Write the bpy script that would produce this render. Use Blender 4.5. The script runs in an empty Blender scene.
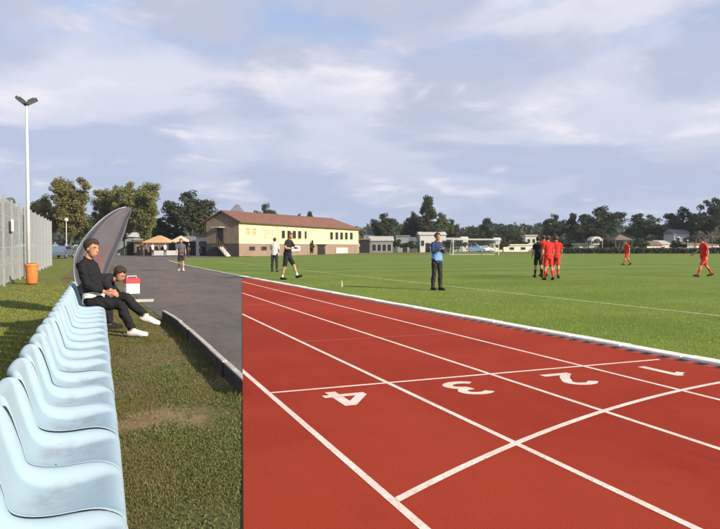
import bpy, bmesh, math, random
import numpy as np
from mathutils import Vector, Matrix
R = math.radians
SC = bpy.context.scene
COL = SC.collection
rnd = random.Random(7)

# ------------------------------------------------------------------ camera, sky, sun, exposure
EYE = 1.40                      # camera height over the track
HEAD = R(21.9)                  # camera turned right of the lane direction (+Y)
PITCH = math.atan(18.5 / 651)   # looking slightly down
FOC = 651.0                     # focal length in photo pixels (720 wide)
cam_d = bpy.data.cameras.new('camera'); cam = bpy.data.objects.new('camera', cam_d); COL.objects.link(cam)
cam_d.sensor_width = 36; cam_d.lens = 36 * FOC / 720
cam_d.clip_start = .05; cam_d.clip_end = 5000
cam.location = (0, 0, EYE); cam.rotation_euler = (math.pi / 2 - PITCH, 0, -HEAD)
SC.camera = cam

SUN_EL, SHADOW_PHI = R(23), R(57)          # shadows fall towards (-cos phi, +sin phi)
sun_dir = Vector((math.cos(SHADOW_PHI) * math.cos(SUN_EL), -math.sin(SHADOW_PHI) * math.cos(SUN_EL), math.sin(SUN_EL)))
sd = bpy.data.lights.new('sun', 'SUN'); sun = bpy.data.objects.new('sun', sd); COL.objects.link(sun)
sd.energy = 5.0; sd.angle = R(.53); sd.color = (1.0, .88, .70)
sun.rotation_euler = sun_dir.to_track_quat('Z', 'Y').to_euler()
sun.location = (30, -30, 40)

wld = bpy.data.worlds.new('World'); SC.world = wld; wld.use_nodes = True
nt = wld.node_tree; nt.nodes.clear()
def N(tree, typ, **kw):
    n = tree.nodes.new(typ)
    for k, v in kw.items():
        if k.startswith('i_'):
            n.inputs[k[2:].replace('_', ' ')].default_value = v
        else:
            setattr(n, k, v)
    return n
def MA(tree, op, a, b=None, c=None, clamp=False):
    n = tree.nodes.new('ShaderNodeMath'); n.operation = op; n.use_clamp = clamp
    for i, v in enumerate((a, b, c)):
        if v is None: continue
        if isinstance(v, (int, float)): n.inputs[i].default_value = v
        else: tree.links.new(v, n.inputs[i])
    return n.outputs[0]
def MIX(tree, fac, a, b, blend='MIX'):
    n = tree.nodes.new('ShaderNodeMix'); n.data_type = 'RGBA'; n.blend_type = blend
    for i, v in ((0, fac), (6, a), (7, b)):
        if isinstance(v, (int, float)): n.inputs[i].default_value = v
        elif isinstance(v, (tuple, list)): n.inputs[i].default_value = (*v[:3], 1)
        else: tree.links.new(v, n.inputs[i])
    return n.outputs[2]
def RAMP(tree, fac, lo, hi):
    n = tree.nodes.new('ShaderNodeMapRange'); n.interpolation_type = 'SMOOTHSTEP'
    n.inputs[1].default_value = lo; n.inputs[2].default_value = hi
    tree.links.new(fac, n.inputs[0]); return n.outputs[0]
def NOISE(tree, vec, scale, detail=4, rough=.55, loc=None, scl=None, dist=0):
    if loc is not None or scl is not None:
        m = tree.nodes.new('ShaderNodeMapping')
        if loc: m.inputs[1].default_value = loc
        if scl: m.inputs[3].default_value = scl
        tree.links.new(vec, m.inputs[0]); vec = m.outputs[0]
    n = tree.nodes.new('ShaderNodeTexNoise'); n.inputs['Scale'].default_value = scale
    n.inputs['Detail'].default_value = detail; n.inputs['Roughness'].default_value = rough
    n.inputs['Distortion'].default_value = dist
    tree.links.new(vec, n.inputs['Vector']); return n.outputs[0]

sky = N(nt, 'ShaderNodeTexSky', sky_type='NISHITA'); sky.sun_disc = False
sky.sun_elevation = SUN_EL; sky.sun_rotation = math.atan2(sun_dir.x, sun_dir.y)
sky.air_density = 1.0; sky.dust_density = 1.2; sky.ozone_density = 1.5
tc = N(nt, 'ShaderNodeTexCoord')
sep = N(nt, 'ShaderNodeSeparateXYZ'); nt.links.new(tc.outputs['Generated'], sep.inputs[0])
zz = MA(nt, 'ADD', MA(nt, 'MAXIMUM', sep.outputs[2], 0.0), .17)
cmb = N(nt, 'ShaderNodeCombineXYZ')
nt.links.new(MA(nt, 'DIVIDE', sep.outputs[0], zz), cmb.inputs[0]); nt.links.new(MA(nt, 'DIVIDE', sep.outputs[1], zz), cmb.inputs[1])
pv = cmb.outputs[0]
n_big = NOISE(nt, pv, .8, 7, .55, loc=(3.1, 1.7, 0), dist=.25)
n_fine = NOISE(nt, pv, 2.6, 7, .55, loc=(9.4, 2.2, 0), dist=.4)
n_shade = NOISE(nt, pv, 1.3, 6, .5, loc=(.8, 6.3, 0), dist=.3)
cover = RAMP(nt, MA(nt, 'ADD', MA(nt, 'MULTIPLY', n_big, .6), MA(nt, 'MULTIPLY', n_fine, .4)), .38, .52)
lowfill = RAMP(nt, sep.outputs[2], .40, .24)           # the layer closes up towards the horizon with distance
cover = MA(nt, 'MAXIMUM', cover, MA(nt, 'MULTIPLY', lowfill, .93))
cloud = MIX(nt, RAMP(nt, n_shade, .42, .58), (2.5, 2.72, 3.45), (3.6, 3.65, 4.15))
haze_low = RAMP(nt, sep.outputs[2], .26, .02)
cloud = MIX(nt, MA(nt, 'MULTIPLY', haze_low, .8), cloud, (2.15, 2.55, 3.45))
puff = MA(nt, 'MULTIPLY', RAMP(nt, MA(nt, 'ADD', MA(nt, 'MULTIPLY', n_fine, .65), MA(nt, 'MULTIPLY', n_shade, .35)), .52, .70), .85)
puff = MA(nt, 'MULTIPLY', puff, MA(nt, 'SUBTRACT', 1.0, MA(nt, 'MULTIPLY', haze_low, .35)))
cloud = MIX(nt, puff, cloud, (4.7, 4.5, 4.7))
blue = MIX(nt, .6, sky.outputs[0], (1.45, 2.25, 3.9))
skyc = MIX(nt, cover, blue, cloud)
bg = N(nt, 'ShaderNodeBackground'); bg.inputs[1].default_value = .138
nt.links.new(skyc, bg.inputs[0])
wo = N(nt, 'ShaderNodeOutputWorld'); nt.links.new(bg.outputs[0], wo.inputs[0])

SC.view_settings.view_transform = 'Standard'; SC.view_settings.look = 'None'
SC.view_settings.gamma = 1; SC.view_settings.use_curve_mapping = False
SC.view_settings.exposure = .62
SC.render.resolution_x = 1024; SC.render.resolution_y = 752
SC.cycles.max_bounces = 6; SC.cycles.transparent_max_bounces = 6

# ------------------------------------------------------------------ pixel -> place helpers (photo pixels 720x529)
cH, sH = math.cos(HEAD), math.sin(HEAD)
def ray(px, py):
    u = (px - 360) / FOC; v = (264.5 - py) / FOC
    f = math.cos(PITCH) + v * math.sin(PITCH); up = -math.sin(PITCH) + v * math.cos(PITCH)
    return Vector((cH * u + sH * f, -sH * u + cH * f, up))
def at(px, py, dep):
    d = ray(px, py); t = dep / (d.x * sH + d.y * cH); return Vector((0, 0, EYE)) + d * t
def P(px, dep, z=0.):
    p = at(px, 246, dep); return Vector((p.x, p.y, z))
def atY(px, py, Y):
    d = ray(px, py); t = Y / d.y; return Vector((0, 0, EYE)) + d * t
def zat(py, dep):
    return at(360, py, dep).z

# ------------------------------------------------------------------ materials
def mat(name, col, rough=.7, col2=None, scale=6., lo=.35, hi=.65, bump=0., bscale=None, spec=.3, metal=0., detail=5,
        attr=None, coords='Object', extra=None, trans=0., obvar=0.):
    m = bpy.data.materials.new(name); m.use_nodes = True
    t = m.node_tree; b = t.nodes['Principled BSDF']
    b.inputs['Roughness'].default_value = rough; b.inputs['Metallic'].default_value = metal
    b.inputs['Specular IOR Level'].default_value = spec
    c = N(t, 'ShaderNodeTexCoord'); vec = c.outputs[coords]
    if coords == 'World':
        vec = None
    out = None
    if col2 is not None:
        out = MIX(t, RAMP(t, NOISE(t, vec, scale, detail), lo, hi), col, col2)
    if attr:
        a = N(t, 'ShaderNodeAttribute', attribute_name=attr)
        out = MIX(t, 1.0, out if out is not None else col, a.outputs['Color'], 'MULTIPLY')
    if obvar:
        oi = N(t, 'ShaderNodeObjectInfo')
        hv = N(t, 'ShaderNodeHueSaturation')
        t.links.new(MA(t, 'ADD', MA(t, 'MULTIPLY', oi.outputs['Random'], .06), .47), hv.inputs['Hue'])
        t.links.new(MA(t, 'ADD', MA(t, 'MULTIPLY', oi.outputs['Random'], obvar * 2), 1 - obvar), hv.inputs['Value'])
        if out is None: hv.inputs['Color'].default_value = (*col, 1)
        else: t.links.new(out, hv.inputs['Color'])
        out = hv.outputs[0]
    if extra: out = extra(t, vec, out)
    if out is None: b.inputs['Base Color'].default_value = (*col, 1)
    else: t.links.new(out, b.inputs['Base Color'])
    if bump:
        bn = N(t, 'ShaderNodeBump'); bn.inputs['Strength'].default_value = bump; bn.inputs['Distance'].default_value = .02
        t.links.new(NOISE(t, vec, bscale or scale * 6, 4, .6), bn.inputs['Height']); t.links.new(bn.outputs[0], b.inputs['Normal'])
    if trans:
        tr = N(t, 'ShaderNodeBsdfTranslucent'); mx = N(t, 'ShaderNodeMixShader'); mx.inputs[0].default_value = trans
        if out is None: tr.inputs[0].default_value = (*col, 1)
        else: t.links.new(out, tr.inputs[0])
        t.links.new(b.outputs[0], mx.inputs[1]); t.links.new(tr.outputs[0], mx.inputs[2])
        t.links.new(mx.outputs[0], t.nodes['Material Output'].inputs[0])
    return m

# ------------------------------------------------------------------ mesh helpers
def mk(name, V, F, m, parent=None, smooth=False):
    me = bpy.data.meshes.new(name)
    me.from_pydata([tuple(v) for v in V], [], [tuple(f) for f in F]); me.validate()
    me.materials.append(m)
    if smooth: me.shade_smooth()
    o = bpy.data.objects.new(name, me); COL.objects.link(o)
    if parent: o.parent = parent
    return o
def link(name, me, parent=None, loc=None, rot=None, scale=None):
    o = bpy.data.objects.new(name, me); COL.objects.link(o)
    if parent: o.parent = parent
    if loc is not None: o.location = loc
    if rot is not None: o.rotation_euler = rot
    if scale is not None: o.scale = scale
    return o
def tag(o, label=None, cat=None, group=None, kind=None):
    if label: o['label'] = label
    if cat: o['category'] = cat
    if group: o['group'] = group
    if kind: o['kind'] = kind
    return o
def empty(name, loc=(0, 0, 0), rz=0., label=None, cat=None, group=None):
    o = bpy.data.objects.new(name, None); COL.objects.link(o); o.location = loc; o.rotation_euler = (0, 0, rz)
    o.empty_display_size = .2
    return tag(o, label, cat, group)
class G:
    """collects shapes into one mesh"""
    def __init__(s): s.V = []; s.F = []
    def add(s, V, F):
        n = len(s.V); s.V += [Vector(v) for v in V]; s.F += [tuple(i + n for i in f) for f in F]; return s
    def box(s, x0, x1, y0, y1, z0, z1, M=None):
        V = [Vector((x, y, z)) for z in (z0, z1) for x, y in ((x0, y0), (x1, y0), (x1, y1), (x0, y1))]
        if M is not None: V = [M @ v for v in V]
        return s.add(V, [(3, 2, 1, 0), (4, 5, 6, 7), (0, 1, 5, 4), (1, 2, 6, 5), (2, 3, 7, 6), (3, 0, 4, 7)])
    def bev(s, x0, x1, y0, y1, z0, z1, b):
        """box with chamfered upper edges"""
        V = [(x0, y0, z0), (x1, y0, z0), (x1, y1, z0), (x0, y1, z0), (x0, y0, z1 - b), (x1, y0, z1 - b), (x1, y1, z1 - b), (x0, y1, z1 - b),
             (x0 + b, y0 + b, z1), (x1 - b, y0 + b, z1), (x1 - b, y1 - b, z1), (x0 + b, y1 - b, z1)]
        F = [(3, 2, 1, 0), (8, 9, 10, 11)]
        for i in range(4):
            j = (i + 1) % 4; F += [(i, j, j + 4, i + 4), (i + 4, j + 4, j + 8, i + 8)]
        return s.add(V, F)
    def prism(s, poly, z0, z1):
        n = len(poly)
        V = [(x, y, z0) for x, y in poly] + [(x, y, z1) for x, y in poly]
        F = [tuple(range(n - 1, -1, -1)), tuple(range(n, 2 * n))] + [(i, (i + 1) % n, (i + 1) % n + n, i + n) for i in range(n)]
        return s.add(V, F)
    def tube(s, pts, rad, n=8, rb=None, hint=None):
        """closed loft of ellipses along points"""
        pts = [Vector(p) for p in pts]; k = len(pts)
        if isinstance(rad, (int, float)): rad = [rad] * k
        rb = rb or rad
        V = []; lat = Vector(hint) if hint is not None else None
        for i, p in enumerate(pts):
            t = (pts[min(i + 1, k - 1)] - pts[max(i - 1, 0)]).normalized()
            if lat is None: lat = Vector((0, 0, 1)) if abs(t.z) < .9 else Vector((1, 0, 0))
            l = (lat - t * lat.dot(t))
            l = l.normalized() if l.length > 1e-6 else t.orthogonal().normalized()
            b = t.cross(l)
            if hint is None: lat = l
            for j in range(n):
                a = 2 * math.pi * j / n
                V.append(p + l * (rad[i] * math.cos(a)) + b * (rb[i] * math.sin(a)))
        F = [tuple(range(n - 1, -1, -1)), tuple(range((k - 1) * n, k * n))]
        for i in range(k - 1):
            for j in range(n):
                F.append((i * n + j, i * n + (j + 1) % n, (i + 1) * n + (j + 1) % n, (i + 1) * n + j))
        return s.add(V, F)
    def ball(s, c, rx, ry, rz, M=None, n=12, m=8):
        c = Vector(c); V = []
        for i in range(1, m):
            th = math.pi * i / m
            for j in range(n):
                a = 2 * math.pi * j / n
                v = Vector((rx * math.sin(th) * math.cos(a), ry * math.sin(th) * math.sin(a), rz * math.cos(th)))
                V.append(c + (M @ v if M is not None else v))
        top = len(V); V.append(c + ((M @ Vector((0, 0, rz))) if M is not None else Vector((0, 0, rz))))
        V.append(c - ((M @ Vector((0, 0, rz))) if M is not None else Vector((0, 0, rz))))
        F = []
        for i in range(m - 2):
            for j in range(n):
                F.append((i * n + j, (i + 1) * n + j, (i + 1) * n + (j + 1) % n, i * n + (j + 1) % n))
        for j in range(n):
            F.append((top, j, (j + 1) % n)); F.append((top + 1, (m - 2) * n + (j + 1) % n, (m - 2) * n + j))
        return s.add(V, F)
    def build(s, name, m, parent=None, smooth=False): return mk(name, s.V, s.F, m, parent, smooth)
def fast_mesh(name, V, F, m, cols=None):
    """numpy verts (n,3) and same-sized faces (k,c)"""
    me = bpy.data.meshes.new(name); n, k, c = len(V), len(F), F.shape[1]
    me.vertices.add(n); me.vertices.foreach_set('co', V.astype(np.float32).ravel())
    me.loops.add(k * c); me.loops.foreach_set('vertex_index', F.astype(np.int32).ravel())
    me.polygons.add(k); me.polygons.foreach_set('loop_start', np.arange(0, k * c, c, dtype=np.int32))
    me.polygons.foreach_set('loop_total', np.full(k, c, dtype=np.int32))
    if cols is not None:
        a = me.color_attributes.new('Col', 'FLOAT_COLOR', 'POINT')
        a.data.foreach_set('color', np.concatenate([cols, np.ones((n, 1))], 1).astype(np.float32).ravel())
    me.update(calc_edges=True); me.validate(); me.materials.append(m); return me
def vnoise(x, y, seed=0, octs=3):
    out = np.zeros_like(x); amp = 1.; tot = 0
    for o in range(octs):
        rs = np.random.RandomState(seed + o); tab = rs.rand(64, 64)
        xi = np.floor(x).astype(int); yi = np.floor(y).astype(int); fx = x - xi; fy = y - yi
        fx = fx * fx * (3 - 2 * fx); fy = fy * fy * (3 - 2 * fy)
        g = lambda a, b: tab[a % 64, b % 64]
        out += amp * ((g(xi, yi) * (1 - fx) + g(xi + 1, yi) * fx) * (1 - fy) + (g(xi, yi + 1) * (1 - fx) + g(xi + 1, yi + 1) * fx) * fy)
        tot += amp; amp *= .5; x = x * 2.03; y = y * 2.03
    return out / tot
def sheet(name, poly, z, m, parent=None, kind='structure'):
    o = mk(name, [(x, y, z) for x, y in poly], [tuple(range(len(poly)))], m, parent)
    if kind and not parent: o['kind'] = kind
    return o

# ================================================================== GROUND
SEAM = .2058                                     # X/Y of the edge where the red surface stops
LINES = [1.487, 2.735, 3.965, 5.235]             # lane lines
CURB = [(5.5, 6.74), (9.75, 6.62), (13.7, 6.5), (18.8, 6.33), (24, 6.2), (29.5, 6.07), (35.4, 5.88), (44.5, 5.72), (55, 5.85), (67, 6.3)]
cy_, cx_ = np.array([c[0] for c in CURB]), np.array([c[1] for c in CURB])
cp = np.polyfit(cy_, cx_, 3)
def curbx(y): return float(np.polyval(cp, max(y, 4.))) + (max(0, 4. - y) * .03)

m_ground = mat('meadow_earth', (.105, .125, .032), .95, (.15, .155, .05), .08, bump=.3, bscale=3, spec=.1)
sheet('ground', [(-1800, -300), (1800, -300), (1800, 2600), (-1800, 2600)], -.06, m_ground)

def verge_extra(t, v, c):
    brown = RAMP(t, NOISE(t, v, .75, 5, .6, loc=(2.2, .4, 0), scl=(1.2, .8, 1)), .44, .62)
    c = MIX(t, brown, c, (.20, .145, .082))
    vd = N(t, 'ShaderNodeVectorMath'); vd.operation = 'DISTANCE'; vd.inputs[1].default_value = (.42, 5.5, -.012); t.links.new(v, vd.inputs[0])
    bare = RAMP(t, MA(t, 'ADD', vd.outputs['Value'], MA(t, 'MULTIPLY', NOISE(t, v, 5, 4, .6), .5)), .85, .5)
    c = MIX(t, RAMP(t, NOISE(t, v, 24, 4, .7), .42, .68), c, (.06, .066, .026))
    return MIX(t, MA(t, 'MULTIPLY', bare, .85), c, (.25, .175, .10))
m_verge = mat('verge_turf', (.088, .098, .034), .95, (.115, .112, .045), 2.5, bump=.8, bscale=45, spec=.1, extra=verge_extra)
m_lawn = mat('lawn_turf', (.11, .135, .028), .95, (.155, .165, .04), 1.1, bump=.7, bscale=40, spec=.1)
sheet('grass_verge', [(-.42, 1.), (1.3, 1.), (1.3, 70), (-1.5, 70), (-1.5, 30), (-.42, 16)], -.012, m_verge)
sheet('grass_lawn', [(-8, 1.), (-.42, 1.), (-.42, 16), (-1.5, 30), (-1.5, 70), (-8, 70)], -.012, m_lawn)

def pitch_extra(t, v, c):
    # mown bands across the pitch plus worn yellowish patches
    w = N(t, 'ShaderNodeTexWave'); w.wave_type = 'BANDS'; w.bands_direction = 'Y'
    w.inputs['Scale'].default_value = .055; w.inputs['Distortion'].default_value = 1.2; w.inputs['Detail'].default_value = 2
    w.inputs['Detail Scale'].default_value = .6
    t.links.new(v, w.inputs['Vector'])
    c = MIX(t, MA(t, 'MULTIPLY', RAMP(t, w.outputs[1], .3, .7), .6), c, (.098, .162, .022))
    c = MIX(t, MA(t, 'MULTIPLY', RAMP(t, NOISE(t, v, .16, 5, .6), .45, .68), .55), c, (.20, .225, .06))
    c = MIX(t, MA(t, 'MULTIPLY', RAMP(t, NOISE(t, v, .7, 5, .65, loc=(4, 4, 0)), .5, .7), .5), c, (.10, .155, .02))
    return MIX(t, MA(t, 'MULTIPLY', RAMP(t, NOISE(t, v, 14, 4, .7), .4, .7), .5), c, (.08, .125, .018))
m_pitch = mat('pitch_turf', (.135, .195, .030), .95, (.155, .208, .038), .5, bump=.7, bscale=26, spec=.12, extra=pitch_extra)
py = list(np.linspace(-8, 67, 40))
pitch_poly = [(curbx(y) + .235, y) for y in py] + [(9, 78), (30, 92), (230, 60), (230, -8)]
sheet('football_pitch', pitch_poly, -.004, m_pitch)

def asph_extra(t, v, c):
    c = MIX(t, MA(t, 'MULTIPLY', RAMP(t, NOISE(t, v, .35, 5, .6, scl=(1.6, .35, 1)), .42, .6), .75), c, (.165, .132, .112))
    c = MIX(t, MA(t, 'MULTIPLY', RAMP(t, NOISE(t, v, 1.6, 5, .65, scl=(1.4, .3, 1)), .46, .66), .55), c, (.078, .070, .067))
    return MIX(t, RAMP(t, NOISE(t, v, 70, 3, .7), .48, .75), c, (.20, .18, .17))
m_asph = mat('old_asphalt', (.112, .1, .095), .95, (.132, .117, .11), 1.2, bump=.6, bscale=60, spec=.08, extra=asph_extra)
ysamp = list(np.linspace(29.3, 67, 14))
asph = [(1.27, 6.17), (6.02, 29.25)] + [(curbx(y) + .02, y) for y in ysamp] + [(9.4, 78), (20, 90), (14, 104), (-2, 104), (-2, 72), (.95, 60), (1.02, 30), (.96, 17.2), (1.15, 13.4), (1.27, 12.6)]
sheet('asphalt_track', asph, -.006, m_asph)

# red running track: a slab with a clean diagonal cut edge
def red_extra(t, v, c):
    c = MIX(t, MA(t, 'MULTIPLY', RAMP(t, NOISE(t, v, .5, 5, .6, scl=(2., .5, 1)), .42, .7), .5), c, (.36, .046, .021))
    c = MIX(t, MA(t, 'MULTIPLY', RAMP(t, NOISE(t, v, 2.2, 6, .65, loc=(3, 1, 0), scl=(1.3, .6, 1)), .5, .75), .45), c, (.25, .024, .014))
    c = MIX(t, MA(t, 'MULTIPLY', RAMP(t, NOISE(t, v, 150, 2, .6), .46, .66), .6), c, (.17, .02, .012))
    c = MIX(t, MA(t, 'MULTIPLY', RAMP(t, NOISE(t, v, 5, 6, .7, loc=(1, 9, 0), scl=(3., .5, 1)), .56, .74), .55), c, (.18, .028, .02))
    c = MIX(t, MA(t, 'MULTIPLY', RAMP(t, NOISE(t, v, .28, 4, .6, loc=(6, 2, 0)), .4, .65), .5), c, (.375, .055, .028))
    c = MIX(t, MA(t, 'MULTIPLY', RAMP(t, NOISE(t, v, 60, 3, .7, loc=(2, 3, 4)), .5, .7), .35), c, (.22, .026, .016))
    return MIX(t, MA(t, 'MULTIPLY', RAMP(t, NOISE(t, v, 160, 2, .6, loc=(7, 7, 7)), .6, .75), .35), c, (.40, .09, .06))
m_red = mat('red_tartan', (.30, .036, .020), .95, (.325, .039, .021), .8, bump=.5, bscale=170, spec=.06, extra=red_extra)
ry = list(np.linspace(29.3, -8, 26))
red_poly = [(.42, -8), (.42, 2.04), (6.02, 29.25)] + [(curbx(y) - .17, y) for y in ry[1:]]
g = G(); g.prism(red_poly, -.03, 0.)
track = g.build('red_running_track', m_red); track['kind'] = 'structure'

def line_extra(t, v, c):
    return MIX(t, MA(t, 'MULTIPLY', RAMP(t, NOISE(t, v, 34, 6, .75), .5, .66), .75), c, (.46, .19, .14))
m_line = mat('track_paint', (.76, .65, .58), .8, (.68, .53, .46), 3, bump=.25, bscale=170, spec=.15, extra=line_extra)
Z1 = .002
for x in LINES:
    ytop = (x - .025) / SEAM
    g = G(); ys = np.linspace(-8, ytop, 24)
    V = []; F = []
    for i, y in enumerate(ys):
        V += [(x - .026, y, Z1), (x + .026, y + (.25 if i == 23 else 0), Z1)]
        if i: F.append((2 * i - 2, 2 * i - 1, 2 * i + 1, 2 * i))
    mk('lane_line', V, F, m_line, track)
# straight line across the lanes and the curved start line
mk('start_line', [(1.513, 6.012, .0034), (6.4, 6.012, .0034), (6.4, 6.062, .0034), (1.513, 6.062, .0034)], [(0, 1, 2, 3)], m_line, track)
bx = np.array([1.49, 2.735, 3.98, 5.25, 5.89]); by = np.array([3.205, 3.84, 4.315, 4.675, 4.775]); bc = np.polyfit(bx, by, 2)
V = []; F = []
for i, x in enumerate(np.linspace(1.513, 6.55, 40)):
    y = float(np.polyval(bc, min(x, 6.55))); d = float(np.polyval(np.polyder(bc), x)); w = .028 * math.sqrt(1 + d * d)
    V += [(x, y - w, .0034), (x, y + w, .0034)]
    if i: F.append((2 * i - 2, 2 * i, 2 * i + 1, 2 * i - 1))
mk('curved_start_line', V, F, m_line, track)
m_worn = mat('worn_paint', (.33, .075, .055), .8, (.29, .045, .028), 20, spec=.3)
mk('faded_line', [(2.77, 9.1, .0012), (5.2, 9.1, .0012), (5.2, 9.15, .0012), (2.77, 9.15, .0012)], [(0, 1, 2, 3)], m_worn, track)
mk('faded_line', [(3.22, 15.4, .0012), (5.2, 15.4, .0012), (5.2, 15.46, .0012), (3.22, 15.46, .0012)], [(0, 1, 2, 3)], m_worn, track)
# lane numbers, read from the far side (painted strokes)
dg_ = bpy.context.evaluated_depsgraph_get
def stroke(g, pts, w, z):
    pts = [Vector((a, b)) for a, b in pts]; V = []; F = []
    for i, p_ in enumerate(pts):
        t_ = (pts[min(i + 1, len(pts) - 1)] - pts[max(i - 1, 0)]).normalized(); n_ = Vector((-t_.y, t_.x))
        ww = w[i] if isinstance(w, (list, tuple)) else w
        V += [(p_.x - n_.x * ww / 2, p_.y - n_.y * ww / 2, z), (p_.x + n_.x * ww / 2, p_.y + n_.y * ww / 2, z)]
        if i: F.append((2 * i - 2, 2 * i, 2 * i + 1, 2 * i - 1))
    g.add(V, F)
def arc(cx, cy, rx, ry, a0, a1, n=12): return [(cx + rx * math.cos(R(a0 + (a1 - a0) * k / n)), cy + ry * math.sin(R(a0 + (a1 - a0) * k / n))) for k in range(n + 1)]
DIG = {'1': [([(0, -.28), (0, .28)], .085), ([(.03, .262), (-.09, .175), (-.15, .14)], .07)],
       '2': [(arc(0, .135, .135, .115, 165, -35) + [(.02, -.08), (-.12, -.235)], .085), ([(-.175, -.24), (.185, -.24)], .08)],
       '3': [(arc(-.01, .135, .135, .11, 150, -80) + [(-.03, .02)], .08), (arc(-.01, -.125, .155, .125, 88, -150), .085)],
       '4': [([(.075, -.28), (.075, .28)], .085), ([(.06, .255), (-.185, -.10)], .075), ([(-.215, -.105), (.2, -.105)], .08)]}
for ch, X, Y in (('4', 2.12, 5.58), ('3', 3.37, 5.53), ('2', 4.61, 5.50), ('1', 5.83, 5.48)):
    g = G()
    for k_, (pts_, w_) in enumerate(DIG[ch]): stroke(g, pts_, w_ * 1.22, .0008 * k_)
    o = g.build('lane_number', m_line, track); o.location = (X, Y, .002); o.rotation_euler = (0, 0, math.pi); o['label'] = 'white painted lane number %s' % ch

# inner kerb of the track with its drain
m_conc = mat('kerb_concrete', (.80, .76, .69), .85, (.66, .62, .56), 5, bump=.5, bscale=60)
m_conc2 = mat('old_kerb_concrete', (.42, .39, .35), .9, (.30, .28, .26), 4, bump=.6, bscale=50)
m_drain = mat('drain_dark', (.008, .008, .009), .9, (.014, .013, .013), 8)
kerb = empty('track_kerb', (curbx(6), 6, 0), 0, 'pale concrete kerb between the red track and the pitch', 'kerb')
def world_child(o, p):
    o.parent = p; o.matrix_parent_inverse = Matrix.LocRotScale(p.location, p.rotation_euler, p.scale).inverted(); return o
y = -7.
i = 0
while y < 66:
    L = 1.0 if y < 30 else 2.0
    xa, xb = curbx(y), curbx(y + L); ang = math.atan2(xb - xa, L)
    g = G(); hz = .028 if y < 29.5 else .03
    g.bev(0, .23, .006, L - .006, -.05, hz + .003 * math.sin(i * 2.3), .012)
    o = g.build('kerb_stone', m_conc if y < 29.5 else m_conc2)
    o.location = (xa, y, 0); o.rotation_euler = (0, 0, -ang); world_child(o, kerb)
    y += L; i += 1
V = []; F = []
ys = np.linspace(-7, 29.2, 60)
for i, y in enumerate(ys):
    V += [(curbx(y) - .17, y, -.004), (curbx(y) - .004, y, -.004)]
    if i: F.append((2 * i - 2, 2 * i - 1, 2 * i + 1, 2 * i))
ch = mk('drain_channel', V, F, m_drain); world_child(ch, kerb)
gm = G().box(-.08, .08, -.055, .055, -.03, .0005)
m_grate = mat('grate_plastic', (.30, .06, .045), .8, (.24, .05, .04), 9)
gobj = gm.build('drain_grate', m_grate); gme = gobj.data; bpy.data.objects.remove(gobj)
k = 0; y = 2.
while y < 28 and k < 120:
    o = link('drain_grate', gme, None, (curbx(y) - .087, y, 0)); world_child(o, kerb); y += .27; k += 1

# low kerb wall beside the bench side
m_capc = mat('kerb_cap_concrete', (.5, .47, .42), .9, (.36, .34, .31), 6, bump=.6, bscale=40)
m_kface = mat('kerb_face_painted_shade', (.030, .027, .026), .9, (.045, .04, .037), 6, bump=.5, bscale=40)  # near-black colour puts the shade of the kerb's side into its paint
kw = empty('kerb_wall', (1.25, 10, 0), 0, 'low dark faced kerb with a pale top casting shadow on the verge', 'kerb')
y = 13.
i = 0
KX = 1.235
while y > 6.0:
    y0 = max(y - 1.0, 5.5); dz = .006 * math.sin(i * 1.7); xo = -.006 * ((i * 37) % 3)
    bend = -.11 * max(0, (y - 10) / 3) ** 2; bend0 = -.11 * max(0, (y0 - 10) / 3) ** 2
    g = G()
    xl, xr = KX + xo, KX + .06 + xo
    if y0 < 6.2:
        poly = [(xl, y - .006), (xl, (xl) / SEAM), (xr, xr / SEAM), (xr, y - .006)]
    else:
        poly = [(xl + bend0, y0 + .006), (xr + bend0, y0 + .006), (xr + bend, y - .006), (xl + bend, y - .006)]
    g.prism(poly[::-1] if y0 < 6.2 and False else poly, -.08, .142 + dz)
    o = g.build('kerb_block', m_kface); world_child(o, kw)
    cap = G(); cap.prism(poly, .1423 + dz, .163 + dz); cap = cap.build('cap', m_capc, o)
    bv = cap.modifiers.new('b', 'BEVEL'); bv.width = .006; bv.segments = 2
    y = y0; i += 1
    if y0 < 6.2: break

# pitch markings
m_chalk = mat('pitch_chalk', (.46, .52, .30), .9, (.25, .33, .12), 6, spec=.1)
mk('touch_line', [(11.63, 4, .0), (11.72, 4, .0), (10.55, 62, .0), (10.42, 62, .0)], [(0, 1, 2, 3)], m_chalk, bpy.data.objects['football_pitch'])
mk('penalty_box_line', [(10.9, 48.9, .0), (44, 53, .0), (44, 53.16, .0), (10.9, 49.06, .0)], [(0, 1, 2, 3)], m_chalk, bpy.data.objects['football_pitch'])

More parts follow.
